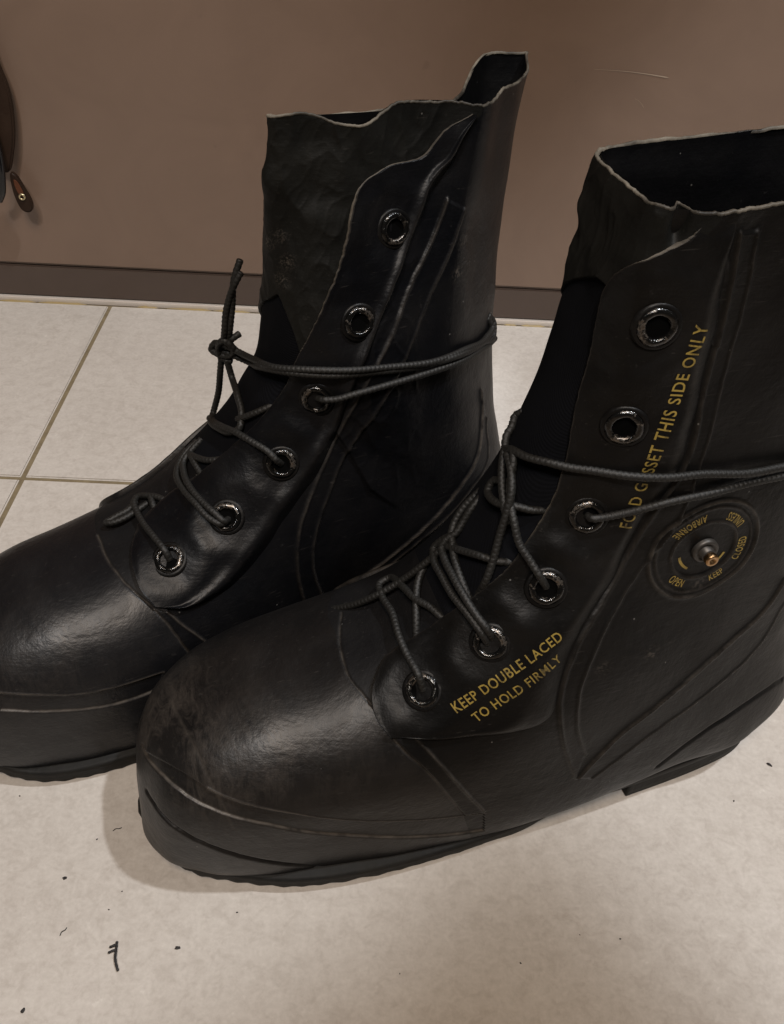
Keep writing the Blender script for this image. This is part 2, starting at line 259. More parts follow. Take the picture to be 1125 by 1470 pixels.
  fox=[(0.0919,0.9948),(0.0983,1.0335),(0.1046,1.0721),(0.111,1.1107),(0.1174,1.1429),(0.1237,1.1751),(0.1301,1.2073),(0.1365,1.233),(0.1429,1.2652),(0.1492,1.2845),(0.1556,1.3039),(0.1629,1.3232),(0.1692,1.3361),(0.1765,1.3425),(0.1829,1.3554),(0.1902,1.3682),(0.1965,1.3747),(0.2038,1.3811),(0.2111,1.3876),(0.2184,1.394),(0.2247,1.4004),(0.232,1.4133)],
  fox2=[(0.0874,1.2266),(0.0937,1.2588),(0.1001,1.291),(0.1065,1.3296),(0.1119,1.3618),(0.1183,1.394),(0.1247,1.4262),(0.131,1.4519),(0.1374,1.4777),(0.1438,1.5034),(0.1501,1.5292),(0.1565,1.5485),(0.1629,1.5614),(0.1692,1.5807),(0.1765,1.5936),(0.1829,1.6064),(0.1893,1.6129),(0.1965,1.6193),(0.2029,1.6258),(0.2102,1.6258),(0.2166,1.6258),(0.2238,1.6258)],
  s1=[(0.9136,1.5421),(0.9063,1.5292),(0.8981,1.5163),(0.8899,1.497),(0.8826,1.4841),(0.8744,1.4648),(0.8662,1.4455),(0.8571,1.4197),(0.849,1.394),(0.8399,1.3682),(0.8308,1.3361),(0.8226,1.3103),(0.8135,1.291),(0.8053,1.2652),(0.7962,1.2459),(0.7871,1.2266),(0.778,1.2073),(0.768,1.188),(0.758,1.1687),(0.747,1.1429),(0.7361,1.1172),(0.7252,1.0914),(0.7134,1.0592),(0.7015,1.0335),(0.6897,1.0077),(0.6761,0.9755),(0.6633,0.9498),(0.6506,0.924),(0.6388,0.9047),(0.6278,0.8854),(0.616,0.8597),(0.606,0.8403),(0.5951,0.8275),(0.5851,0.821),(0.5751,0.8275),(0.566,0.8339),(0.556,0.8468),(0.546,0.8597),(0.535,0.8725),(0.5232,0.8854),(0.5096,0.9047),(0.4968,0.9305),(0.485,0.9498),(0.4732,0.9755),(0.4631,1.0077),(0.4531,1.0335),(0.4449,1.0657),(0.4368,1.1043),(0.4295,1.1494),(0.4222,1.1944),(0.4158,1.2459),(0.4104,1.3039),(0.4049,1.3618),(0.4004,1.4326),(0.3967,1.5099),(0.3931,1.5936),(0.3904,1.6773),(0.3867,1.7738)],
  s2=[(0.9136,1.7416),(0.9063,1.7223),(0.899,1.703),(0.8917,1.6837),(0.8844,1.6708),(0.8772,1.6515),(0.869,1.6322),(0.8617,1.6129),(0.8535,1.5871),(0.8444,1.5614),(0.8362,1.5356),(0.828,1.5163),(0.8198,1.4906),(0.8107,1.4712),(0.8025,1.4519),(0.7934,1.4262),(0.7843,1.4004),(0.7753,1.3811),(0.7652,1.3554),(0.7552,1.3232),(0.7452,1.2974),(0.7334,1.2652),(0.7225,1.233),(0.7116,1.2073),(0.6988,1.1751),(0.687,1.1494),(0.6742,1.1172),(0.6606,1.085),(0.6488,1.0592),(0.6369,1.0335),(0.6251,1.0077),(0.6142,0.9755),(0.6042,0.9498),(0.5942,0.9369),(0.5833,0.924),(0.5742,0.9305),(0.5641,0.9369),(0.5551,0.9498),(0.545,0.9627),(0.5341,0.982),(0.5232,1.0013),(0.5105,1.027),(0.4986,1.0528),(0.4868,1.0785),(0.4759,1.1107),(0.4659,1.1429),(0.4577,1.1751),(0.4495,1.2137),(0.4413,1.2588),(0.434,1.3039),(0.4277,1.3618),(0.4222,1.4197),(0.4177,1.4906),(0.414,1.5678),(0.4113,1.6515),(0.4086,1.7416),(0.4058,1.8318)],
  s3=[(0.7616,2.2438),(0.7534,2.2245),(0.7461,2.2245),(0.7379,2.2052),(0.7288,2.1665),(0.7188,2.1279),(0.7088,2.0828),(0.6979,2.0378),(0.6852,1.9798),(0.6715,1.9155),(0.657,1.8511),(0.6433,1.7996),(0.6306,1.7545),(0.6187,1.7159),(0.6078,1.6773),(0.5969,1.6579),(0.5869,1.6451),(0.5769,1.6515),(0.5678,1.6644),(0.5587,1.6773),(0.5496,1.6901),(0.5396,1.7094),(0.5305,1.7159),(0.5196,1.7352),(0.5096,1.7481),(0.4995,1.7674),(0.4904,1.7803),(0.4804,1.7996),(0.4722,1.806),(0.4631,1.8124),(0.455,1.8189),(0.4468,1.8253),(0.4386,1.8318),(0.4304,1.8382),(0.4222,1.8511),(0.414,1.8639),(0.4067,1.8768),(0.3985,1.8897)],
  s4=[(0.7352,2.3017),(0.7261,2.2631),(0.717,2.2373),(0.7079,2.218),(0.697,2.173),(0.6861,2.1279),(0.6724,2.0506),(0.6579,1.967),(0.6433,1.8961),(0.6306,1.8382),(0.6187,1.7931),(0.6078,1.7545),(0.5969,1.7288),(0.586,1.7159),(0.5769,1.7159),(0.5669,1.7288),(0.5578,1.7416),(0.5487,1.7545),(0.5396,1.7609),(0.5296,1.7738),(0.5196,1.7931),(0.5096,1.806),(0.4995,1.8253),(0.4895,1.8446),(0.4804,1.8575),(0.4713,1.8704),(0.4631,1.8768),(0.455,1.8833),(0.4459,1.8961),(0.4377,1.909),(0.4295,1.9219),(0.4222,1.9348),(0.414,1.9476),(0.4058,1.9605)],
  chips=[(0.7916,-0.0931),(0.7853,0.0227),(0.7989,0.1515),(0.7625,0.2159),(0.727,0.1773),(0.8571,1.7803),(0.8872,1.8124)],
  eyelets=[(0.8571,1.085),(0.7379,0.879),(0.6042,0.6215),(0.4914,0.6086),(0.3749,0.5313),(0.2812,0.4155)],
  chipw=0.8,
 ),
}
LACES = {
 'A': [
  [(0.2058,0.0395,0.1063),(0.2076,0.0361,0.1133),(0.2094,0.027,0.1164),(0.2104,0.0171,0.117),(0.2104,0.0048,0.1178),(0.2106,-0.0065,0.1172),(0.2089,-0.0145,0.1164),(0.2059,-0.0155,0.1186),(0.2032,-0.0049,0.1234),(0.2,0.0091,0.1271),(0.1968,0.0158,0.1281),(0.1942,0.0201,0.1277),(0.1884,0.0254,0.1238)],
  [(0.2313,-0.0221,0.0975),(0.2213,-0.0136,0.1071),(0.213,-0.0077,0.1158),(0.2041,-0.0052,0.1242),(0.1967,-0.0027,0.1335),(0.1921,-0.0013,0.1394),(0.1875,0,0.1455),(0.1836,0.0043,0.1501)],
  [(0.1926,-0.0046,0.1353),(0.1978,0.0013,0.1301),(0.2012,0.0103,0.1254),(0.2026,0.0157,0.1215),(0.2034,0.019,0.1176),(0.2034,0.0217,0.1102)],
  [(0.1806,0.0396,0.1282),(0.1834,0.039,0.134),(0.187,0.0314,0.1383),(0.1903,0.0219,0.1402),(0.1915,0.0113,0.141),(0.1912,0.001,0.1417),(0.1898,-0.0051,0.1422),(0.1868,-0.0042,0.1464),(0.1834,-0.0009,0.1516)],
  [(0.1789,0.0391,0.1306),(0.1817,0.0392,0.1366),(0.185,0.0334,0.1406),(0.1876,0.025,0.1438),(0.1891,0.0154,0.1454),(0.189,0.0055,0.1453),(0.1882,0.0001,0.1465),(0.1864,-0.0005,0.1487),(0.1824,0,0.1534),(0.18,-0.002,0.1576),(0.1763,-0.0026,0.1624),(0.1696,-0.0053,0.1685)],
  [(0.1878,-0.0042,0.1446),(0.1854,0.0038,0.1492),(0.1826,0.0116,0.1533),(0.178,0.0198,0.1566),(0.1742,0.0227,0.1573),(0.1703,0.0248,0.1569),(0.1629,0.0254,0.1539)],
  [(0.1843,0.0001,0.1511),(0.1858,0.0085,0.1481),(0.1861,0.0172,0.1453),(0.1848,0.0229,0.1411),(0.1835,0.0251,0.1382),(0.181,0.027,0.131)],
  [(0.1903,-0.0028,0.1389),(0.1845,-0.0018,0.1495),(0.1815,-0.0054,0.1543),(0.1777,-0.0072,0.1596),(0.1694,-0.0077,0.1689)],
  [(0.1581,0.037,0.152),(0.1617,0.0369,0.1584),(0.1645,0.0327,0.1636),(0.1672,0.0274,0.1692),(0.1689,0.0225,0.1753),(0.1692,0.0171,0.1806),(0.1681,0.0129,0.1864),(0.1665,0.0091,0.1923),(0.1652,0.0051,0.1967)],
  [(0.1811,0.0236,0.1377),(0.1788,0.0262,0.1507),(0.1761,0.0243,0.1584),(0.1733,0.0215,0.1675),(0.171,0.0188,0.1778),(0.1692,0.016,0.1856),(0.1675,0.0096,0.1915),(0.1665,0.0022,0.1932)],
  [(0.1659,-0.0012,0.1924),(0.1677,0.0024,0.1885),(0.1694,0.0075,0.1841),(0.1703,0.0128,0.1798),(0.1701,0.0175,0.1748),(0.1689,0.0198,0.1723)],
  [(0.1676,0.0052,0.1821),(0.1698,0.0001,0.1778),(0.1716,0.0011,0.175),(0.1723,0.006,0.1748),(0.171,0.0127,0.1767),(0.1668,0.0175,0.1784),(0.1615,0.0201,0.1785),(0.1573,0.0213,0.178),(0.1489,0.0212,0.1752)],
  [(0.1559,-0.0095,0.2033),(0.1583,-0.0113,0.2002),(0.1609,-0.0082,0.1977),(0.1635,-0.0057,0.1945),(0.1654,-0.0026,0.193),(0.1655,0.0045,0.1961),(0.1629,0.0122,0.1982),(0.1578,0.0188,0.1994),(0.1519,0.0243,0.2002),(0.1444,0.0291,0.2005),(0.1331,0.0345,0.2011),(0.1189,0.0375,0.2006),(0.1036,0.0391,0.1995),(0.0848,0.0387,0.1973),(0.067,0.0378,0.1963),(0.051,0.0357,0.1954)],
  [(0.1428,0.0296,0.1799),(0.142,0.0326,0.1805),(0.1382,0.0339,0.1813),(0.1295,0.0354,0.1835),(0.1149,0.0388,0.1883),(0.0983,0.0397,0.1907),(0.0798,0.0386,0.1917),(0.0636,0.0377,0.1916),(0.0492,0.0356,0.1909)],
 ],
 'B': [
  [(0.1611,-0.028,0.1759),(0.1576,-0.0228,0.1748),(0.1529,-0.0171,0.173),(0.1531,0.0084,0.1831),(0.1451,0.0228,0.1867),(0.1294,0.0324,0.1875),(0.1107,0.0362,0.1864),(0.0893,0.0363,0.184),(0.0674,0.0339,0.1833),(0.043,0.0193,0.1758),(0.0299,0.0083,0.1734),(0.027,0.0045,0.1767),(0.0313,0.0049,0.1821)],
  [(0.1597,-0.0235,0.1802),(0.1557,-0.0181,0.1784),(0.1533,-0.0019,0.1822),(0.1502,0.0156,0.1875),(0.1404,0.0274,0.1899),(0.1238,0.0346,0.1895),(0.1041,0.0367,0.1876),(0.082,0.0361,0.1851),(0.0605,0.0306,0.1829),(0.0382,0.0155,0.1766),(0.0298,0.0075,0.1769),(0.033,0.0063,0.1816)],
  [(0.135,0.0261,0.1733),(0.1338,0.0302,0.1744),(0.1295,0.0328,0.1751),(0.1206,0.0357,0.1774),(0.1043,0.0379,0.1792),(0.0858,0.0372,0.1793),(0.0649,0.0335,0.1795),(0.0396,0.0173,0.1724),(0.0199,-0.0021,0.1625)],
  [(0.1521,-0.0157,0.2188),(0.1549,-0.016,0.2142),(0.1572,-0.0181,0.2069),(0.1594,-0.0192,0.1982),(0.1605,-0.0195,0.1894),(0.1597,-0.0257,0.1779)],
  [(0.1515,-0.0174,0.2238),(0.1549,-0.0176,0.2151),(0.1563,-0.0189,0.2011),(0.158,-0.0189,0.1909),(0.1584,-0.0238,0.1775)],
  [(0.1531,-0.0189,0.1869),(0.1566,-0.0191,0.1851),(0.1597,-0.0236,0.1797),(0.1626,-0.0293,0.1777),(0.1635,-0.0311,0.1747),(0.162,-0.0282,0.1729),(0.1579,-0.0221,0.1738),(0.1573,-0.0191,0.1786),(0.1607,-0.0203,0.1836),(0.1617,-0.0263,0.1769),(0.1607,-0.0263,0.1713),(0.1565,-0.0228,0.1707)],
  [(0.1602,-0.0272,0.173),(0.1614,-0.0282,0.1624),(0.1626,-0.0314,0.1489),(0.166,-0.0325,0.1379),(0.1707,-0.0197,0.1414),(0.1711,-0.0072,0.1454),(0.1689,0.0024,0.1485),(0.1652,0.007,0.1536),(0.163,0.0028,0.1581),(0.1611,-0.0067,0.1619),(0.1576,-0.023,0.1624),(0.1589,-0.0246,0.1714)],
  [(0.1676,-0.0327,0.1349),(0.17,-0.0059,0.1475),(0.1676,0.0085,0.152),(0.164,0.0184,0.152),(0.1594,0.0252,0.1496),(0.1567,0.0283,0.1469),(0.1536,0.0271,0.1427)],
  [(0.1647,0.0015,0.1546),(0.1614,0.0078,0.1596),(0.157,0.0117,0.1635),(0.153,0.0131,0.1655),(0.1452,0.0125,0.1676)],
  [(0.1841,-0.016,0.1286),(0.183,-0.0073,0.1321),(0.1798,0.001,0.1351),(0.1761,0.0047,0.1369),(0.1666,0.0084,0.1397)],
  [(0.184,-0.0163,0.1292),(0.1847,-0.008,0.1301),(0.1845,-0.0016,0.1289),(0.1843,0.0024,0.1279),(0.1828,0.0069,0.1239)],
  [(0.1764,-0.0184,0.134),(0.1822,-0.0171,0.1303),(0.1877,-0.0144,0.1266),(0.1908,-0.0065,0.1255),(0.1915,0.0046,0.126),(0.1896,0.017,0.1261),(0.1865,0.0264,0.1237),(0.1841,0.0304,0.1216),(0.1812,0.0279,0.1199)],
  [(0.1775,-0.022,0.1311),(0.1841,-0.0207,0.1271),(0.1897,-0.0175,0.1239),(0.1931,-0.0098,0.123),(0.1941,0.0028,0.1234),(0.1928,0.0157,0.1236),(0.1893,0.0263,0.1216),(0.1861,0.0302,0.1205),(0.182,0.0281,0.1191)],
  [(0.2106,0.0272,0.1046),(0.2117,0.0258,0.1091),(0.2138,0.0163,0.1104),(0.2153,0.004,0.1103),(0.2153,-0.0078,0.1091),(0.2145,-0.0155,0.1087),(0.2116,-0.0195,0.1087),(0.2075,-0.0148,0.1112),(0.2039,-0.0088,0.1131),(0.2012,-0.0039,0.1136),(0.1961,0.0043,0.1128)],
  [(0.2066,-0.0128,0.1119),(0.2071,-0.008,0.1113),(0.2073,-0.0047,0.1099),(0.2068,0.0011,0.1062)],
  [(0.213,-0.0159,0.1088),(0.2181,-0.0129,0.1075),(0.2246,-0.013,0.1053),(0.2291,-0.0119,0.1043),(0.2277,-0.0094,0.1048),(0.2216,-0.0085,0.1068),(0.2148,-0.0101,0.108),(0.2086,-0.0116,0.1096)],
 ],
}
# </DATA>

# ------------------------------------------------------------------ boot body surface
#        T(x,z)        B(x,z)        w_near w_far  cy    ptop pbot
KEYS = [
 (.3250, .040, .3262, .018, .003, .003, .004, .55, 0.4),
 (.3225, .054, .3258, .012, .016, .018, .004, .55, 0.2),
 (.3160, .067, .3190, .010, .029, .031, .004, .58, 0.12),
 (.3020, .080, .3025, .009, .041, .042, .003, .62, 0.08),
 (.2780, .091, .2775, .0085, .050, .050, .002, .68, 0.06),
 (.2500, .097, .2470, .008, .054, .054, .001, .72, 0.05),
 (.2240, .105, .2100, .0075, 0.058, .053, .000, .74, 0.05),
 (.2040, .119, .1650, .0085, 0.059, .048, .000, .76, 0.05),
 (.1900, .137, .1200, 0.014, 0.058, .043, .000, .78, 0.05),
 (.1800, .154, .0750, 0.021, 0.0555, .041, .000, .80, 0.07),
 (.1720, .170, 0.026, 0.023, 0.052, .040, .000, .82, 0.12),
 (.1650, .186, -0.004, 0.027, 0.045, .039, .000, .84, 0.35),
 (.1590, .203, -0.0095, .052, .041, .040, .000, .84, .75),
 (.1530, .222, -0.0035, .090, .041, .041, .000, .84, .85),
 (.1480, .241, 0.004, .135, .041, .041, .000, .82, .90),
 (.1430, .264, .0080, .190, .040, .041, .000, .80, .92),
 (.1360, .297, .0020, .292, .040, .041, .000, .80, .95),
]
KEYS = np.array(KEYS)
NK = len(KEYS)
class Body:
    def __init__(s, flip=False, top=None, top_s0=.60, lean=None):
        s.K = KEYS.copy(); s.flip = flip; s.top = top; s.top_s0 = top_s0
        if flip:                                   # the other foot of the pair, its shaft slumped narrower
            s.K[:, [4, 5]] = s.K[:, [5, 4]]; s.K[:, 6] *= -1
            i = np.arange(NK)
            s.K[:, 0] -= .015*np.clip((i-5)/4, 0, 1)*np.clip((15.5-i)/4.5, 0, 1)
            s.K[:, 1] -= .004*np.clip((i-5)/4, 0, 1)*np.clip((16-i)/2, 0, 1)
            s.K[:, 2] += .013*np.clip((i-11)/2, 0, 1)*np.clip((16-i)/2, 0, 1)
        d = np.linalg.norm(np.diff(s.K[:, :4], axis=0), axis=1)
        s.u = np.concatenate([[0], np.cumsum(d)]); s.u /= s.u[-1]
    def raw(s, u, p):
        """u in 0..1 toe->collar, p in -pi..pi (0 = top/front ridge, + = viewer side)"""
        u, p = np.broadcast_arrays(np.asarray(u, float), np.asarray(p, float))
        k = spline(s.u, s.K, np.clip(u, 0, 1))
        a = (1-np.cos(p))/2
        ex = k[..., 7]*(1-sstep(.25, .75, a)) + k[..., 8]*sstep(.25, .75, a)
        sn = np.abs(np.sin(p))+1e-9
        wd = np.where(p >= 0, k[..., 4], k[..., 5])*sn**ex*np.sign(p)
        x = k[..., 0]*(1-a)+k[..., 2]*a; z = k[..., 1]*(1-a)+k[..., 3]*a
        return np.stack([x, k[..., 6]+wd, z], -1)
    def __call__(s, u, p):
        P = s.raw(u, p)
        if s.top is not None:
            u, p = np.broadcast_arrays(np.asarray(u, float), np.asarray(p, float))
            ks = np.array([t[0] for t in s.top])*pi; kv = np.array([t[1:] for t in s.top])
            lin = np.stack([np.interp(p, ks, kv[:, i]) for i in range(3)], -1)
            tgt = .12*lin+.88*spline(ks, kv, p)
            D = tgt - s.raw(np.ones_like(u), p)
            wt = sstep(s.top_s0, 1.0, u)
            P = P + D*wt[..., None]
        return P
    def nrm(s, u, p, e=2e-3):
        du = s(np.clip(u+e, 0, 1), p)-s(np.clip(u-e, 0, 1), p); dp = s(u, p+e)-s(u, p-e)
        n = np.cross(dp, du); n /= np.linalg.norm(n, axis=-1, keepdims=True)+1e-12
        return n
def grid_faces(nu, nv, closed=False):
    F = []
    for i in range(nu-1):
        for j in range(nv if closed else nv-1):
            j2 = (j+1) % nv
            F.append((i*nv+j, i*nv+j2, (i+1)*nv+j2, (i+1)*nv+j))
    return F

TOP_A = [(-1,.000,-.004,.300),(-.75,.020,-.036,.299),(-.5,.057,-.038,.298),(-.3,.091,-.035,.297),(-.15,.121,-.031,.297),
 (-.03,.134,-.027,.297),(0,.1365,-.024,.297),(.12,.139,.004,.297),(.22,.137,.022,.297),(.27,.131,.024,.296),(.5,.096,.028,.297),(.75,.040,.031,.298),(1,.000,-.004,.300)]
TOP_B = [(-1,-.004,-.038,.291),(-.85,.015,-.043,.291),(-.7,.031,-.031,.289),(-.5,.061,.001,.286),(-.25,.100,.000,.286),(-.03,.142,.002,.289),
 (0,.144,.005,.290),(.1,.127,.009,.290),(.2,.112,.014,.286),(.3,.092,.010,.291),(.42,.073,.011,.2905),(.55,.056,.018,.289),(.7,.038,.006,.290),(.88,.011,-.015,.290),(1,-.004,-.038,.291)]
A_LOC, A_ANG = (.209, .344, 0), radians(180+17)
B_LOC, B_ANG = (.078, .444, 0), radians(180+29)
def root(name, loc, ang):
    o = bpy.data.objects.new(name, None); C.objects.link(o); o.location = loc; o.rotation_euler = (0, 0, ang)
    return o

def pl_dist(P, L):
    """distance of points P (n,3) to the polyline L (m,3)"""
    best = np.full(len(P), 1e-2)
    for a, b in zip(L[:-1], L[1:]):
        lo = np.minimum(a, b)-.004; hi = np.maximum(a, b)+.004
        i = np.where((P[:, 0] > lo[0]) & (P[:, 0] < hi[0]) & (P[:, 2] > lo[2]) & (P[:, 2] < hi[2]) & (P[:, 1] > lo[1]) & (P[:, 1] < hi[1]))[0]
        if not len(i): continue
        d = b-a; q = d.dot(d)+1e-18; R_ = P[i]-a
        t = np.clip(R_.dot(d)/q, 0, 1)
        best[i] = np.minimum(best[i], ((R_-t[:, None]*d)**2).sum(1))
    return np.sqrt(best)
def inside(u, p, poly):
    r = np.zeros(len(u), bool)
    n = len(poly)
    for i in range(n):
        (x1, y1), (x2, y2) = poly[i], poly[(i+1) % n]
        if abs(y1-y2) < 1e-12: continue
        r ^= ((y1 > p) != (y2 > p)) & (u < (x2-x1)*(p-y1)/(y2-y1)+x1)
    return r
def dens(L, n=40):
    L = np.array(L, float); t = np.linspace(0, len(L)-1, n)
    return spline(np.arange(len(L)), L, t)
_wv = rng.normal(size=(40, 3)); _ph = rng.uniform(0, 6.28, 40)
def lump(P, freq, k0, n=8):
    s_ = np.zeros(len(P))
    for i in range(k0, k0+n):
        w_ = _wv[i]/np.linalg.norm(_wv[i]); s_ += np.sin(P.dot(w_)*freq*(1+.35*(i-k0)/n*2)+_ph[i]+1.3*np.sin(P.dot(_wv[(i*7) % 40])*freq*.5+i))
    return s_/n**.5
class Relief:
    def __init__(s, b, tr, which):
        s.b = b; s.tr = tr; s.which = which
        s.L3 = {}; s.L2 = {}
        for k in ('cap', 'cap2', 'fox', 'fox2', 's1', 's2', 's3', 's4', 's5', 'scratch', 'capb', 'welt'):
            if k in tr:
                d = np.array(tr[k], float); s.L2[k] = d; s.L3[k] = b(d[:, 0], d[:, 1])
        if which == 'A':
            u0, p0 = tr['ring'][0]; s.ring = b(u0, p0).reshape(3)
    def __call__(s, u, p, P):
        h = np.zeros(len(u)); wear_shine = np.zeros(len(u)); near = p > -.25
        idx = np.where(near)[0]; Pn = P[idx]; un = u[idx]; pn = p[idx]
        hh = np.zeros(len(idx)); ww = np.zeros(len(idx))
        for a, c, H in (('s1', 's2', .0007), ('s3', 's4', .0007), ('fox', 'fox2', -.0009), ('capb', 'cap2', .0006)):
            if a in s.L2 and c in s.L2:
                poly = np.concatenate([s.L2[a], s.L2[c][::-1]])
                ins = inside(un, pn, poly)
                d = np.minimum(pl_dist(Pn, s.L3[a]), pl_dist(Pn, s.L3[c]))
                sd = np.where(ins, d, -d); hh += H*sstep(-.0007, .0007, sd)
        for k, H, sg, W in (('s1', .0009, .0007, .14), ('s2', .0009, .0007, .12), ('s3', .0010, .0007, .32), ('s4', .0010, .0008, .36),
                            ('s5', -.0012, .0011, 0), ('welt', -.0014, .0010, 0), ('cap', -.0006, .0006, .28), ('cap2', .0007, .0006, .26), ('fox', .0006, .0006, .55),
                            ('fox2', -.0003, .0005, .5), ('scratch', -.00008, .0009, .16)):
            if k in s.L3:
                d = pl_dist(Pn, s.L3[k]); g = np.exp(-(d/sg)**2); hh += H*g
                ww = np.maximum(ww, W*(1.8 if s.which == 'B' and k[0] == 's' else 1.25)*np.exp(-(d/(.0008 if k == 'scratch' else .00055))**2))  # pale seam lines: worn rubber plus rib highlights put into the colour
        if s.which == 'A':
            r = np.sqrt(((Pn-s.ring)**2).sum(1))
            for rr, H, sg, W in ((.0240, .0013, .0007, .40), (.0212, .0008, .0004, .22), (.0143, .0010, .0005, .30)):
                g = np.exp(-((r-rr)/sg)**2); hh += H*g; ww = np.maximum(ww, W*g)
            hh -= .0004*(1-sstep(.0135, .0145, r))
        h[idx] = hh; wear_shine[idx] = ww
        for (u0, p0) in s.tr.get('chips', []):
            c0 = s.b(u0, p0).reshape(3); d = np.sqrt(((P-c0)**2).sum(1)); nz = (rng.random(len(P)) > .72)
            wear_shine = np.maximum(wear_shine, np.exp(-(d/.0030)**2)*nz*s.tr['chipw'])
        # slumped, uneven rubber
        sh = sstep(.5, .75, u)
        h += .0006*lump(P, 60, 0)*sh + .00025*lump(P, 160, 9)*(.4+.6*sh)
        fr = np.exp(-(p/.9)**2)*sstep(.72, .9, u)
        h += .0007*lump(P*np.array([1, 1, 1.6]), 170, 20)*fr
        return h, wear_shine
def panel_zone(u, p, tr, flip):
    gt = np.interp(p, [-1.5, -.5, -.1, .15, .35, .6, 1.2], [.74, .775, .80, .835, .865, .868, .88] if not flip else [.60, .62, .66, .70, .66, .60, .55])
    return gt, sstep(gt-.0008, gt+.0012, u)*sstep(-1.5, -1.2, p)*sstep(1.5, 1.2, p)
def foot_scuff(P, which):
    x, y, z = P.T
    g = np.exp(-(((x-.303)/.022)**2 + ((z-.062)/.026)**2 + ((y-.008)/.030)**2)) + .55*np.exp(-(((x-.262)/.035)**2+((z-.078)/.018)**2+((y-.036)/.02)**2))
    return np.clip(g, 0, 1)
def set_attr(o, name, vals):
    a = o.data.attributes.new(name, 'FLOAT', 'POINT'); a.data.foreach_set('value', np.asarray(vals, np.float32))
def fast_mesh(name, V, F, mats, parent, fmat=None):
    V = np.asarray(V, np.float32); F = np.asarray(F, np.int32)
    me = bpy.data.meshes.new(name)
    me.vertices.add(len(V)); me.vertices.foreach_set('co', V.ravel())
    me.loops.add(F.size); me.loops.foreach_set('vertex_index', F.ravel())
    me.polygons.add(len(F)); me.polygons.foreach_set('loop_start', np.arange(0, F.size, F.shape[1], dtype=np.int32))
    me.polygons.foreach_set('loop_total', np.full(len(F), F.shape[1], np.int32))
    me.polygons.foreach_set('use_smooth', np.ones(len(F), bool))
    for m in (mats if isinstance(mats, (list, tuple)) else [mats]): me.materials.append(m)
    if fmat is not None: me.polygons.foreach_set('material_index', np.asarray(fmat, np.int32))
    me.update(calc_edges=True); me.validate()
    o = bpy.data.objects.new(name, me); C.objects.link(o)
    if parent: o.parent = parent
    return o
def gridF(nu, nv, closed=False):
    i = np.arange(nu-1)[:, None]; j = np.arange(nv if closed else nv-1)[None, :]; j2 = (j+1) % nv
    return np.stack([i*nv+j, i*nv+j2, (i+1)*nv+j2, (i+1)*nv+j], -1).reshape(-1, 4)
def submesh(V, F, mask):
    F = F[mask]; used, inv_ = np.unique(F, return_inverse=True)
    return used, V[used], inv_.reshape(F.shape)

# foot outline of the outsole: x, near y, far y (left foot seen from outside)
OUT = np.array([(.0015,.000,.000),(.003,.013,-.013),(.010,.027,-.027),(.025,.0385,-.035),(.050,.0445,-.038),(.087,.0490,-.037),(.120,.0515,-.037),
 (.160,.0545,-.044),(.200,.0575,-.051),(.235,.0575,-.053),(.265,.0535,-.051),(.290,.0445,-.044),(.310,.0355,-.030),(.3205,.020,-.013),(.3262,.006,.001)])
def outline(flip, inset=0.0, n=220):
    o = OUT.copy()
    if flip: o[:, [1, 2]] = -o[:, [2, 1]]
    t = np.linspace(0, len(o)-1, n//2)
    near = spline(np.arange(len(o)), o[:, [0, 1]], t); far = spline(np.arange(len(o)), o[:, [0, 2]], t)
    L = np.concatenate([near, far[::-1][1:-1]])
    tg = np.roll(L, -1, 0)-np.roll(L, 1, 0); nm = np.stack([-tg[:, 1], tg[:, 0]], -1); nm /= np.linalg.norm(nm, axis=1, keepdims=True)+1e-9
    # smooth the inset so the tips stay round
    return L - nm*inset
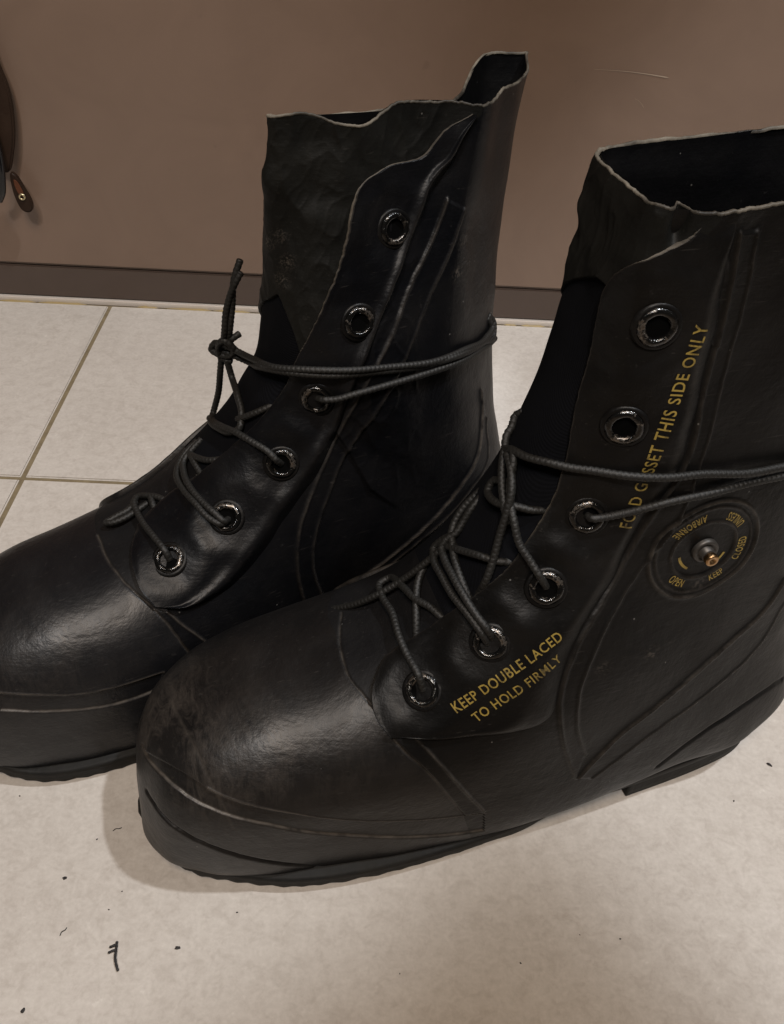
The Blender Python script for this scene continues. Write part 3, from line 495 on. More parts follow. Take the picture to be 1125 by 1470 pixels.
def make_sole(r, flip):
    n = 700
    def ring(inset, zf): 
        L = outline(flip, inset, n); return np.column_stack([L, zf(L[:, 0])])
    # welt and outsole under forefoot and shank
    zt = lambda x: .0100+.0035*sstep(.17, .08, x)*0 + .006*sstep(.29, .325, x) + .0080*sstep(.17, .10, x)
    def zb(x): return .0005 + .0100*sstep(.160, .128, x) + .005*sstep(.285, .325, x)
    def lug(L, amp):
        s_ = np.concatenate([[0], np.cumsum(np.linalg.norm(np.diff(L[:, :2], axis=0), axis=1))])
        k = (np.sin(s_*2*pi/.0105+1.6*np.sin(s_*61)+1.1*np.sin(s_*133)) > -.25).astype(float)
        k = np.convolve(np.concatenate([k[-3:], k, k[:3]]), np.ones(5)/5, 'same')[3:-3]
        return (1-k)*amp
    rings = []
    for ins, f in ((.010, lambda x: zt(x)+.004), (.0004, lambda x: zt(x)+.0016), (-.0010, lambda x: zt(x)+.0010), (-.0013, lambda x: zt(x)-.0006),
                   (.0000, lambda x: zt(x)-.0014), (.0002, lambda x: .45*zt(x)+.55*zb(x)), (.0008, lambda x: zb(x)+.0022), (.0012, zb), (.012, zb), (.024, zb)):
        rings.append(ring(ins, f))
    fo = sstep(.150, .165, rings[0][:, 0])
    lg = lug(rings[3], .0010)*fo
    T_ = rings[5]; 
    for q, wgt in ((5, .5), (6, .9), (7, 1.0), (8, 1.0)):
        c_ = rings[q]; nrm_ = (rings[3][:, :2]-rings[8][:, :2]); nrm_ /= np.linalg.norm(nrm_, axis=1, keepdims=True)+1e-9
        rings[q] = np.column_stack([c_[:, :2]-nrm_*(lg*wgt*.6)[:, None], c_[:, 2]+lg*wgt*(.45 if q > 6 else .1)])
    V = np.concatenate(rings); m = len(rings[0])
    keep = gridF(len(rings), m, True)
    o = fast_mesh('outsole', V, keep, SOLE, r)
    cx = len(V)
    set_attr(o, 'wear_shine', np.exp(-((np.arange(len(V))//m-3)/.6)**2)*.12)
    # heel block
    hl = outline(flip, .0022, n)
    cut = .096
    def hring(ins, z):
        L = outline(flip, ins, n); a_ = int(np.argmin(np.abs(L[:n//2, 0]-cut))); b_ = n//2+int(np.argmin(np.abs(L[n//2:, 0]-cut)))
        L = np.concatenate([L[:a_], np.linspace(L[a_], L[b_], 30), L[b_+1:]])
        d_ = np.concatenate([[0], np.cumsum(np.linalg.norm(np.diff(L, axis=0), axis=1))])
        t_ = np.linspace(0, d_[-1], 300); L = np.column_stack([np.interp(t_, d_, L[:, 0]), np.interp(t_, d_, L[:, 1])])
        L[:, 0] = np.where(L[:, 0] > cut-.003, L[:, 0]-ins*.6, L[:, 0])
        return np.column_stack([L, np.full(len(L), z)])
    rr = [hring(.008, .0232), hring(.0020, .0228), hring(.0012, .0210), hring(.0012, .0150), hring(.0014, .006), hring(.0018, .0012), hring(.0030, .0003), hring(.015, .0003)]
    o = fast_mesh('heel', np.concatenate(rr), gridF(len(rr), len(rr[0]), True), SOLE, r)
    set_attr(o, 'wear_shine', np.zeros(len(o.data.vertices)))

def eyelet_mesh():
    prof = [(.0074, -.0012), (.00745, .0000), (.0072, .0007), (.0066, .0012), (.0058, .0015), (.0050, .0014), (.0044, .0008), (.0041, -.0003), (.0040, -.0028)]
    n = 40; V = []; prof = [(a_*.95, b_) for a_, b_ in prof]
    for rr, z in prof:
        for k in range(n):
            a = 2*pi*k/n; q = 1+.02*sin(3*a+1)+.012*sin(7*a); V.append((rr*q*cos(a), rr*q*sin(a), z+.00012*sin(5*a)))
    o = fast_mesh('eyelet', V, gridF(len(prof), n, True), EYE, None)
    me = o.data; bpy.data.objects.remove(o); return me
def rim_mesh():
    prof = [(.0087, -.0010), (.0084, .0001), (.0078, .0005), (.0070, .0005)]
    n = 40; V = [(rr*cos(2*pi*k/n), rr*sin(2*pi*k/n), z) for rr, z in prof for k in range(n)]
    o = fast_mesh('rim', V, gridF(len(prof), n, True), RUB, None); me = o.data; bpy.data.objects.remove(o); return me
def disc_mesh():
    n = 24; V = [(0, 0, -.0002)]+[(.0046*cos(2*pi*k/n), .0046*sin(2*pi*k/n), -.0002) for k in range(n)]
    me = bpy.data.meshes.new('hole_shade'); me.from_pydata(V, [], [(0, k+1, (k+1) % n+1) for k in range(n)]); me.materials.append(DARK); return me  # flat black disc; the dark of an eyelet opening put into colour
EYE_ME, RIM_ME, HOLE_ME = eyelet_mesh(), rim_mesh(), disc_mesh()
def frame(pos, nrm, up=(0, 0, 1), roll=0.0):
    n = Vector(nrm).normalized(); x = Vector(up).cross(n).normalized(); y = n.cross(x)
    M = Matrix(((x.x, y.x, n.x, pos[0]), (x.y, y.y, n.y, pos[1]), (x.z, y.z, n.z, pos[2]), (0, 0, 0, 1)))
    return M @ Matrix.Rotation(roll, 4, 'Z')
def add_part(name, me, parent, M):
    o = bpy.data.objects.new(name, me); C.objects.link(o); o.parent = parent; o.matrix_local = M
    return o
def outward(b, u, p):
    if not hasattr(b, 'sg'):
        b.sg = float(np.sign(b.nrm(np.array([.5]), np.array([1.0]))[0][1]))
    return b.nrm(u, p)*b.sg

def make_flap(r, b, tr, mat, far=False, ridge=.0008):
    F_ = np.array(tr['flap_front'], float); Q_ = np.array(tr['flap_rear'], float)
    if far:
        F_[:, 1] = -F_[:, 1]-.62; Q_[:, 1] = -Q_[:, 1]-.40
    if far:
        m_ = F_[:, 0] < .80; F_, Q_ = F_[m_], Q_[m_]
    nv, nc = 420, 110
    t = np.linspace(0, len(F_)-1, nv); Fs = spline(np.arange(len(F_)), F_, t); Qs = spline(np.arange(len(F_)), Q_, t)
    if not far:   # fine ragged cut edge
        Fs[:, 1] += np.convolve(rng.normal(size=nv), np.ones(3)/3, 'same')*.0035
    c = np.concatenate([[0, 0, .004, .012, .022], np.linspace(.034, 1, nc-5)])
    hgt = .0024*(1-sstep(.80, 1.0, c)) + ridge*np.exp(-((c-.86)/.07)**2)-.0009*sstep(.93, 1, c)
    hgt[0], hgt[1], hgt[2], hgt[3] = -.0010, .0014, .0021, .0025
    uv = Fs[:, None, :]*(1-c)[None, :, None]+Qs[:, None, :]*c[None, :, None]
    P = b(uv[..., 0], uv[..., 1]); N = outward(b, uv[..., 0], uv[..., 1])
    tt = np.linspace(0, 1, nv)[:, None]
    H = hgt[None, :]*np.ones((nv, 1))
    H *= 1-.55*sstep(.93, 1.0, tt)
    Pf = P.reshape(-1, 3)
    H = H.ravel() + (.0005*lump(Pf, 110, 5)+.0002*lump(Pf, 260, 18))*np.repeat([(sstep(0, .1, c))], nv, 0).ravel()
    # dimples pressed round the eyelets
    for (u, p) in tr['eyelets']:
        e = b(u, (-p-.62) if far else p).reshape(3); d = np.sqrt(((Pf-e)**2).sum(1))
        H += -.0007*np.exp(-(d/.009)**2) + .0007*np.exp(-((d-.0165)/.005)**2)
    V = Pf+N.reshape(-1, 3)*H[:, None]
    F = gridF(nv, nc); col = np.tile(np.arange(nc-1), nv-1); row = np.repeat(np.arange(nv-1), nc-1)
    fm = ((col < 2)).astype(int)
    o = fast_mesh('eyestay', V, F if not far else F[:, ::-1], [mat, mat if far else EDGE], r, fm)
    wear_shine = np.zeros((nv, nc)); wear_shine[:, 2] = .5; wear_shine[:, 3] = .25; wear_shine[:, 1] = .6
    wear_shine += (.10*np.exp(-((c-.86)/.03)**2))[None, :]
    wear_shine *= (.35+.65*sstep(.35, .6, tt))
    set_attr(o, 'wear_shine', wear_shine.ravel())
    return o

def tube(name, pts, rad, mat, parent, step=.0003, nr=12, braid=.08, ends=True, flat=1.0):
    P = np.array(pts, float)
    if len(P) > 6 and braid > 0: P[2:-2] += rng.normal(size=(len(P)-4, 3))*.00035
    d = np.concatenate([[0], np.cumsum(np.linalg.norm(np.diff(P, axis=0), axis=1))])
    keep = np.concatenate([[True], np.diff(d) > 1e-5]); P = P[keep]; d = d[keep]
    n = max(6, int(d[-1]/step)); s_ = np.linspace(0, d[-1], n); X = spline(d, P, s_)
    T_ = np.gradient(X, axis=0); T_ /= np.linalg.norm(T_, axis=1, keepdims=True)
    nvec = np.cross(T_[0], (0.3, .2, 1.0)); nvec /= np.linalg.norm(nvec);
    Nv = np.empty_like(X)
    for i in range(n):
        nvec = nvec-T_[i]*nvec.dot(T_[i]); nvec /= np.linalg.norm(nvec); Nv[i] = nvec
    Bv = np.cross(T_, Nv); a = (2*pi*np.arange(nr)/nr)[None, :]; ph = (s_*2*pi/.0021)[:, None]
    rr = rad*(1+braid*(np.maximum(np.sin(2*a+ph), np.sin(2*a-ph+1.0))-.5))
    if ends: rr[0] *= .4; rr[-1] *= .4
    V = X[:, None, :]+(Nv[:, None, :]*np.cos(a)[..., None]+Bv[:, None, :]*np.sin(a)[..., None])*rr[..., None]
    return V.reshape(-1, 3), gridF(n, nr, True)
def make_laces(r, lines):
    # the lace of the boot: every strand of the one lace, one mesh per visible run
    for L in lines:
        V, F = tube('lace', L, .00160, LACE, r)
        fast_mesh('lace', V, F, LACE, r)

def text_mesh(txt, height, xs=.62, bold=.012):
    cu_ = bpy.data.curves.new('t', 'FONT'); cu_.body = txt; cu_.size = 1; cu_.offset = bold; cu_.space_character = 1.12
    cu_.align_x = 'LEFT'; cu_.resolution_u = 3
    o = bpy.data.objects.new('t', cu_); C.objects.link(o)
    bpy.context.view_layer.update(); dg = bpy.context.evaluated_depsgraph_get()
    me = bpy.data.meshes.new_from_object(o.evaluated_get(dg)); bpy.data.objects.remove(o)
    bm = bmesh.new(); bm.from_mesh(me); bmesh.ops.triangulate(bm, faces=bm.faces)
    bmesh.ops.remove_doubles(bm, verts=bm.verts, dist=1e-5)
    bmesh.ops.subdivide_edges(bm, edges=list(bm.edges), cuts=2, use_grid_fill=True); bmesh.ops.triangulate(bm, faces=bm.faces)
    V = np.array([v.co[:2] for v in bm.verts]); F = [[v.index for v in f.verts] for f in bm.faces]; bm.free()
    V[:, 0] *= xs; k = height/.70; V *= k
    return V, F
def print_on(r, bvh, V3, Nn, F, mat, lift=.00022, name='lettering'):
    out = []
    n = Vector(Nn)
    for v in V3:
        hit = bvh.ray_cast(Vector(v)+n*.012, -n, .04)
        out.append(tuple(hit[0]+hit[1]*lift*(1 if hit[1].dot(n) > 0 else -1)) if hit[0] else tuple(v))
    F = np.array(F); return fast_mesh(name, out, F, mat, r)

def make_boot(loc, ang, which):
    flip = which == 'B'; tr = TRACE[which]; top = TOP_B if flip else TOP_A
    r = root('boot', loc, ang); b = Body(flip, top)
    mats = dict(up=RUBB if flip else RUB, toe=RUBTB if flip else RUBT, fab=FAB, pan=PANEL)
    U = np.concatenate([np.linspace(0, .34, 420, endpoint=False), np.linspace(.34, 1, 400)]); nu = len(U)
    pn = np.concatenate([np.linspace(-pi, -.45, 90, endpoint=False), np.linspace(-.45, pi, 410, endpoint=False)]); nv = len(pn)
    UU, PP = np.meshgrid(U, pn, indexing='ij')
    P = b(UU, PP); N = outward(b, UU, PP)
    Pf = P.reshape(-1, 3); uf = UU.ravel(); pf = PP.ravel()
    rel = Relief(b, tr, which); h, wear_shine = rel(uf, pf, Pf)
    # ragged collar rim
    pz = panel_zone(uf, pf, tr, flip)[1]; Pw = Pf*np.array([1, 1.4, .8])
    r1 = 1-np.abs(lump(Pw, 210, 3)); r2 = 1-np.abs(lump(Pw, 420, 14))
    h += pz*(.0012 + .0005*np.clip(r1, 0, 1)**2 + .00022*np.clip(r2, 0, 1)**2)
    if which == 'A':
        h -= .0080*np.exp(-((pf-.87)/.055)**2)*sstep(.95, 1, uf)
    rag = np.convolve(rng.normal(size=nv), np.ones(23)/23, 'same')*.0016 + np.convolve(rng.normal(size=nv), np.ones(3)/3, 'same')*.00012
    h *= sstep(0, .02, uf)
    V = Pf+N.reshape(-1, 3)*h[:, None]
    V[:, 2] += (sstep(.985, 1, UU)*rag[None, :]).ravel()
    F = gridF(nu, nv, True)
    uc = uf[F].mean(1); pc = np.where(np.abs(pf[F].max(1)-pf[F].min(1)) > 3, pi, pf[F].mean(1))
    # toe cap boundary u(p); gusset between the flaps
    cap = np.array(sorted([(q[1], q[0]) for q in tr['cap']]))
    pe, ue = cap[:, 0], cap[:, 1]
    ucap = np.interp(np.abs(pc), pe[pe >= 0] if (pe >= 0).any() else pe, ue[pe >= 0])
    toe = uc < ucap
    ff = np.array(tr['flap_front']); o_ = np.argsort(ff[:, 0]); pedge = np.interp(uc, ff[o_, 0], ff[o_, 1])
    pedge = np.where(uc < ff[:, 0].min()+.02, np.maximum(pedge, ff[:3, 1].max()), pedge)
    ingap = (pc < pedge+.10) & (pc > -np.maximum(pedge, .1)-.45)
    gt = np.interp(pc, [-1.5, -.5, -.1, .15, .35, .6, 1.2], [.74, .775, .80, .835, .865, .868, .88] if not flip else [.60, .62, .66, .70, .66, .60, .55])
    tongue_hi = .375
    gus = ~toe & ingap & (uc < gt) & (uc >= tongue_hi)
    ton = ~toe & ingap & (uc < tongue_hi)
    pan = ~toe & ingap & (uc >= gt)
    rest = ~toe & ~gus & ~ton & ~pan
    scf = foot_scuff(Pf, which)
    for name, mask, mat in (('toe_cap', toe, mats['toe']), ('upper', rest, mats['up']), ('tongue', ton, TONGUE), ('gusset', gus, FAB), ('gusset_panel', pan, PANEL)):
        used, v_, f_ = submesh(V, F, mask)
        o = fast_mesh(name, v_, f_, mat, r); set_attr(o, 'wear_shine', wear_shine[used]); set_attr(o, 'scuff', scf[used])
    # toe tip cap
    # lining and rim
    us = np.linspace(.60, 1, 90); pv = np.linspace(-pi, pi, 260, endpoint=False)
    A_, B_ = np.meshgrid(us, pv, indexing='ij'); Pi_ = b(A_, B_); Ni = outward(b, A_, B_)
    th = .0012 if not flip else .0009
    Vi = Pi_-Ni*(th+.0020*sstep(1.0, .95, A_))[..., None]
    o = fast_mesh('lining', Vi.reshape(-1, 3), gridF(len(us), len(pv), True)[:, ::-1], LINING, r); set_attr(o, 'wear_shine', np.zeros(len(o.data.vertices)))
    # rim strip joins outer and inner edge
    top_out = V.reshape(nu, nv, 3)[-1]; Nt = N[-1]
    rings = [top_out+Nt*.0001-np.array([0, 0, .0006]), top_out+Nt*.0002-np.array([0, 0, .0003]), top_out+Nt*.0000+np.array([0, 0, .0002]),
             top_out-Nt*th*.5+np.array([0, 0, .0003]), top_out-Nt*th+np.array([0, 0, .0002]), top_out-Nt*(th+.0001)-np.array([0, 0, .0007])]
    o = fast_mesh('collar_rim', np.concatenate(rings), gridF(len(rings), nv, True), EDGE, r); set_attr(o, 'wear_shine', np.zeros(len(o.data.vertices)))
    make_sole(r, flip)
    fl = make_flap(r, b, tr, mats['up'], ridge=.0022 if flip else .0003)
    make_flap(r, b, tr, mats['up'], far=True)
    # eyelets
    for far in (False, True):
        for (u, p) in tr['eyelets']:
            p_ = -p-.62 if far else p
            pos = b(u, p_).reshape(3); nn = outward(b, np.array([u]), np.array([p_]))[0]
            M = frame(pos+nn*.0022, nn, roll=rng.uniform(0, 6))
            e = add_part('eyelet', EYE_ME, r, M)
            rm = bpy.data.objects.new('rim', RIM_ME); C.objects.link(rm); rm.parent = e
            ho = bpy.data.objects.new('hole_shade', HOLE_ME); C.objects.link(ho); ho.parent = e
    # surfaces the print lies on
    bv, bf, off = [], [], 0
    for o in r.children:
        if o.name.split('.')[0] in ('upper', 'eyestay'):
            n_ = len(o.data.vertices); co = np.empty(n_*3, np.float32); o.data.vertices.foreach_get('co', co)
            lv = np.empty(len(o.data.loops), np.int32); o.data.loops.foreach_get('vertex_index', lv)
            bv += co.reshape(-1, 3).tolist(); bf += (lv.reshape(-1, 4)+off).tolist(); off += n_
    if which == 'A':
        bvh = BVHTree.FromPolygons(bv, bf)
        def line_print(txt, key, height, mat=PRINT, xs=.60):
            (u0, p0), (u1, p1) = tr[key]; a = b(u0, p0).reshape(3); c = b(u1, p1).reshape(3)
            nn = outward(b, np.array([(u0+u1)/2]), np.array([(p0+p1)/2]))[0]
            x = c-a; Lx = np.linalg.norm(x); x /= Lx; nn = nn-x*nn.dot(x); nn /= np.linalg.norm(nn); y = np.cross(nn, x)
            V2, F2 = text_mesh(txt, height, xs); k = Lx/(V2[:, 0].max()-V2[:, 0].min()); V2[:, 0] = (V2[:, 0]-V2[:, 0].min())*k
            V3 = a+V2[:, :1]*x+V2[:, 1:]*y
            print_on(r, bvh, V3, nn, F2, mat)
        line_print("FOLD GUSSET THIS SIDE ONLY", 'text1', .0048)
        line_print("KEEP DOUBLE LACED", 'text2', .0046)
        line_print("TO HOLD FIRMLY", 'text3', .0046)
        # valve
        u0, p0 = tr['ring'][0]; c = b(u0, p0).reshape(3); nn = outward(b, np.array([u0]), np.array([p0]))[0]
        xr = np.array([-1, 0, 0.]); xr -= nn*xr.dot(nn); xr /= np.linalg.norm(xr); yu = np.cross(nn, xr)
        def arc_text(txt, rad, a_mid, height, mat=PRINT):
            V2, F2 = text_mesh(txt, height, .60); V2[:, 0] -= (V2[:, 0].max()+V2[:, 0].min())/2
            rr = rad-V2[:, 1]; aa = radians(a_mid)+V2[:, 0]/rad
            V3 = c+np.outer(rr*np.cos(aa), xr)+np.outer(rr*np.sin(aa), yu)
            print_on(r, bvh, V3, nn, F2, mat)
        arc_text("KEEP", .0190, -58, .0036); arc_text("CLOSED", .0190, -8, .0036)
        arc_text("UNLESS", .0190, 52, .0036); arc_text("AIRBORNE", .0190, 126, .0036); arc_text("OPEN", .0190, -122, .0036)
        for a0, a1, rr in ((-165, -120, .0105), (-62, -18, .0105)):
            aa = np.radians(np.linspace(a0, a1, 12)); V3 = []
            for a in aa:
                for q in (rr-.0005, rr+.0006): V3.append(c+q*cos(a)*xr+q*sin(a)*yu)
            F2 = [(2*i, 2*i+1, 2*i+3, 2*i+2) for i in range(11)]
            print_on(r, bvh, V3, nn, F2, PRINT, name='arrow_mark')
        # small diamond mark above KEEP DOUBLE LACED is printed with the line
        def lathe(name, prof, mat, M, n=32, par=r):
            Vv = [(rr*cos(2*pi*k/n), rr*sin(2*pi*k/n), z) for rr, z in prof for k in range(n)]
            o = fast_mesh(name, Vv, gridF(len(prof), n, True), mat, par); o.matrix_local = M; return o
        M = frame(c, nn)
        v_ = lathe('valve', [(.0056, -.001), (.0056, .0008), (.0050, .0014), (.0040, .0015), (.0036, .0008), (.0031, .0008), (.0030, .0034), (.0023, .0038), (0.0001, .0038)], DULLMETAL, M)
        nz = lathe('nozzle', [(.0015, .003), (.0015, .0040), (.0026, .0042), (.0028, .0046), (.0028, .0064), (.0025, .0068), (.0012, .0068), (.0009, .0056), (.0001, .0055)], BRASS, Matrix.Identity(4), par=v_)
    make_laces(r, LACES[which])
    return r, b
bootA, bodyA = make_boot(A_LOC, A_ANG, 'A')
bootB, bodyB = make_boot(B_LOC, B_ANG, 'B')
tag(bootA, "front black rubber boot with yellow lettering and brass air valve on its side", "boot", "pair of black rubber boots")
tag(bootB, "rear black rubber boot by the wall, collar pinched shut, without lettering", "boot", "pair of black rubber boots")

# ------------------------------------------------------------------ floor and wall
def box(x0, x1, y0, y1, z0, z1): 
    V = [(x0,y0,z0),(x1,y0,z0),(x1,y1,z0),(x0,y1,z0),(x0,y0,z1),(x1,y0,z1),(x1,y1,z1),(x0,y1,z1)]
    return V, [(0,3,2,1),(4,5,6,7),(0,1,5,4),(1,2,6,5),(2,3,7,6),(3,0,4,7)]
def tile_mat():
    m, n, l, b = new_mat("beige_tile")
    co = n.new('ShaderNodeTexCoord').outputs['Object']
    n1 = noise_node(n, l, 7, 3, .5, co, .4); n2 = noise_node(n, l, 120, 4, .6, co); n3 = noise_node(n, l, 3.2, 3, .5, co)
    base = ramp(n, l, n1.outputs[0], [(.30, (.405, .370, .335)), (.5, (.44, .405, .368)), (.72, (.48, .445, .408))])
    # hairline veins
    v = n.new('ShaderNodeTexVoronoi'); v.feature = 'DISTANCE_TO_EDGE'; v.inputs['Scale'].default_value = 6.5
    dn = noise_node(n, l, 14, 5, .7, co); ad = n.new('ShaderNodeMix'); ad.data_type = 'VECTOR'; ad.inputs[0].default_value = .10
    l.new(co, ad.inputs[4]); l.new(dn.outputs[1], ad.inputs[5]); l.new(ad.outputs[1], v.inputs['Vector'])
    vr = ramp(n, l, v.outputs[0], [(.0, (1, 1, 1)), (.012, (0, 0, 0))])
    br = ramp(n, l, noise_node(n, l, 5.3, 2, .5, co).outputs[0], [(.50, (0, 0, 0)), (.62, (1, 1, 1))])
    k = math_(n, l, 'MULTIPLY', math_(n, l, 'MULTIPLY', vr.outputs[0], br.outputs[0]), .30)
    col = mixc(n, l, k, base.outputs[0], (.26, .21, .17))
    sp = ramp(n, l, n2.outputs[0], [(.68, (0, 0, 0)), (.74, (1, 1, 1))])
    col = mixc(n, l, math_(n, l, 'MULTIPLY', sp.outputs[0], .22), col, (.68, .65, .60))
    n4 = noise_node(n, l, 260, 3, .6, co); sp2 = ramp(n, l, n4.outputs[0], [(.70, (0, 0, 0)), (.78, (1, 1, 1))])
    col = mixc(n, l, math_(n, l, 'MULTIPLY', sp2.outputs[0], .35), col, (.33, .29, .25))
    g1 = noise_node(n, l, 120, 6, .72, co, .4); g2 = noise_node(n, l, 480, 2, .6, co)
    col = mixc(n, l, math_(n, l, 'MULTIPLY', ramp(n, l, g1.outputs[0], [(.42, (0, 0, 0)), (.66, (1, 1, 1))]).outputs[0], .28), col, (.62, .59, .545))
    col = mixc(n, l, math_(n, l, 'MULTIPLY', ramp(n, l, g1.outputs[0], [(.34, (1, 1, 1)), (.48, (0, 0, 0))]).outputs[0], .22), col, (.31, .275, .235))
    col = mixc(n, l, .12, col, ramp(n, l, g2.outputs[0], [(.3, (.26, .24, .21)), (.7, (.66, .62, .58))]).outputs[0])
    l.new(col, b.inputs['Base Color'])
    l.new(ramp(n, l, n1.outputs[0], [(.3, (.34,)*3), (.7, (.46,)*3)]).outputs[0], b.inputs['Roughness'])
    b.inputs['Specular IOR Level'].default_value = .35
    bump(n, l, b, [(n1.outputs[0], .12, .002), (n2.outputs[0], .08, .0004)])
    return m
TILE = tile_mat()
def grout_mat():
    m, n, l, b = new_mat("grout")
    co = n.new('ShaderNodeTexCoord').outputs['Object']; nn = noise_node(n, l, 130, 5, .7, co)
    l.new(ramp(n, l, nn.outputs[0], [(.35, (.145, .112, .065)), (.65, (.20, .158, .092))]).outputs[0], b.inputs['Base Color'])
    b.inputs['Roughness'].default_value = .8; bump(n, l, b, [(nn.outputs[0], .6, .001)]); return m
GROUT = grout_mat()
WY = .754
V, F = box(-1.5, 1.5, -1.2, WY, -.02, -.0012)
floor = tag(mesh_obj('floor', V, F, GROUT, smooth=False), kind='structure')
def tile(x0, x1, y0, y1):
    g = .0017; V, F = box(x0+g, x1-g, y0+g, y1-g, -.010, 0)
    bm = bmesh.new(); vs = [bm.verts.new(v) for v in V]; [bm.faces.new([vs[i] for i in f]) for f in F]
    bmesh.ops.bevel(bm, geom=[e for e in bm.edges if all(v.co.z > -.001 for v in e.verts)], offset=.0009, segments=2, affect='EDGES')
    me = bpy.data.meshes.new('tile'); bm.to_mesh(me); bm.free(); me.materials.append(TILE)
    o = bpy.data.objects.new('tile', me); C.objects.link(o); o.parent = floor; return o
GX, GY = -.2405, .504
for ix in range(-2, 2):
    for (y0, y1) in ((GY, WY-.0015), (GY-.6, GY), (GY-1.2, GY-.6)):
        tile(GX+ix*.6, GX+ix*.6+.6, y0, y1)
def wall_mat(name, c0, c1, rough):
    m, n, l, b = new_mat(name)
    co = n.new('ShaderNodeTexCoord').outputs['Object']; n1 = noise_node(n, l, 3.5, 4, .55, co); n2 = noise_node(n, l, 90, 3, .6, co); n3 = noise_node(n, l, 60, 2, .5, co)
    n4 = noise_node(n, l, 14, 6, .65, co, .8); st = ramp(n, l, n4.outputs[0], [(.35, (0, 0, 0)), (.70, (1, 1, 1))])
    col = mixc(n, l, n1.outputs[0], c0, c1)
    col = mixc(n, l, math_(n, l, 'MULTIPLY', st.outputs[0], .35), col, tuple(c*.80 for c in c0))
    sp = ramp(n, l, n3.outputs[0], [(.74, (0, 0, 0)), (.80, (1, 1, 1))])
    col = mixc(n, l, math_(n, l, 'MULTIPLY', sp.outputs[0], .35), col, tuple(c*.55 for c in c0))
    l.new(col, b.inputs['Base Color']); b.inputs['Roughness'].default_value = rough
    bump(n, l, b, [(n1.outputs[0], .08, .004), (n2.outputs[0], .06, .0006)])
    return m
WALLM = wall_mat("brown_panel", (.162, .110, .081), (.212, .148, .112), .34)
PLINTH = wall_mat("dark_plinth", (.062, .043, .034), (.085, .060, .048), .4)
wall = bpy.data.objects.new('wall', None); C.objects.link(wall); wall.location = (0, WY, 0)
wall['kind'] = 'structure'
def wp(name, x0, x1, y0, y1, z0, z1, mat, bev=.001):
    V, F = box(x0, x1, y0, y1, z0, z1); bm = bmesh.new(); vs = [bm.verts.new(v) for v in V]; [bm.faces.new([vs[i] for i in f]) for f in F]
    bmesh.ops.bevel(bm, geom=list(bm.edges), offset=bev, segments=2, affect='EDGES')
    me = bpy.data.meshes.new(name); bm.to_mesh(me); bm.free(); me.materials.append(mat)
    o = bpy.data.objects.new(name, me); C.objects.link(o); o.parent = wall; return o
wp('panel', -1.5, 1.5, 0, .03, .0335, 1.1, WALLM, .003)
wp('plinth', -1.5, 1.5, .001, .03, .0045, .0330, PLINTH)
ALU = simple("pale_strip", (.62, .57, .52), .3, .3)
wp('floor_strip', -1.5, 1.5, -.0012, .03, -.001, .0040, ALU, .0006)
# yellowed sealant bead broken along the joint
bm_v, bm_f = [], []
SEAL = simple("yellow_sealant", (.28, .205, .085), .5)
x = -1.0
while x < 1.0:
    Lx = rng.uniform(.008, .05); 
    n_ = 5
    if rng.random() < .6:
        base = len(bm_v)
        for i in range(n_+1):
            xx = x+Lx*i/n_; r_ = .0014*rng.uniform(.5, 1.2)*(0.2 if i in (0, n_) else 1)
            for k in range(6):
                a = pi*k/5; bm_v.append((xx, -.0013-.0012-r_*cos(a), r_*sin(a)*.8-.0002))
        for i in range(n_):
            for k in range(5): bm_f.append((base+i*6+k, base+i*6+k+1, base+(i+1)*6+k+1, base+(i+1)*6+k))
    x += Lx+rng.uniform(.0, .01)
o = mesh_obj('sealant', bm_v, bm_f, SEAL, wall); o['kind'] = 'stuff'

# ------------------------------------------------------------------ strap hanging on the wall
def slab(name, pts, y0, th, mat, parent, bev=.0012):
    """upright plate: outline in (x, z), front face at y0-th"""
    bm = bmesh.new(); f = bm.faces.new([bm.verts.new((x, y0, z)) for x, z in pts])
    e = bmesh.ops.extrude_face_region(bm, geom=[f]); bmesh.ops.translate(bm, vec=(0, -th, 0), verts=[v for v in e['geom'] if isinstance(v, bmesh.types.BMVert)])
    bmesh.ops.recalc_face_normals(bm, faces=bm.faces)
    bmesh.ops.bevel(bm, geom=[q for q in bm.edges if abs(q.verts[0].co.y-q.verts[1].co.y) < 1e-6], offset=bev, segments=3, affect='EDGES')
    me = bpy.data.meshes.new(name); bm.to_mesh(me); bm.free(); me.materials.append(mat)
    o = bpy.data.objects.new(name, me); C.objects.link(o)
    if parent: o.parent = parent
    return o
def smooth_loop(P, n=8):
    P = np.array(P, float); m = len(P); out = []
    for i in range(m):
        p0, p1, p2, p3 = P[i-1], P[i], P[(i+1) % m], P[(i+2) % m]
        for t in np.arange(n)/n:
            out.append(.5*((2*p1)+(p2-p0)*t+(2*p0-5*p1+4*p2-p3)*t*t+(3*p1-p0-3*p2+p3)*t**3))
    return [tuple(q) for q in out]
LEA = rubber("dark_brown_leather", (.018, .009, .005), (.035, .020, .012), .8, (.45, .6))
REDL = rubber("red_brown_leather", (.085, .030, .014), (.12, .05, .025), .8, (.4, .55))
BLK = simple("glossy_black", (.006, .006, .007), .18)
strap = root('hanging_strap', (-.300, WY-.004, .16), 0)
tag(strap, "dark leather strap with red-brown tab and brass ring hanging on the brown wall", "strap")
so = lambda L: [(x+.300, z-.16) for x, z in L]
slab('leather_band', smooth_loop(so([(-.335,.235),(-.300,.236),(-.2935,.205),(-.2885,.180),(-.2905,.152),(-.2965,.130),(-.303,.118),(-.316,.128),(-.330,.16)])), -.002, .006, LEA, strap)
slab('tab', smooth_loop(so([(-.300,.118),(-.2955,.1175),(-.2905,.1065),(-.2870,.0965),(-.2880,.0890),(-.2930,.0870),(-.2975,.0905),(-.3005,.103)])), -.006, .0045, LEA, strap)
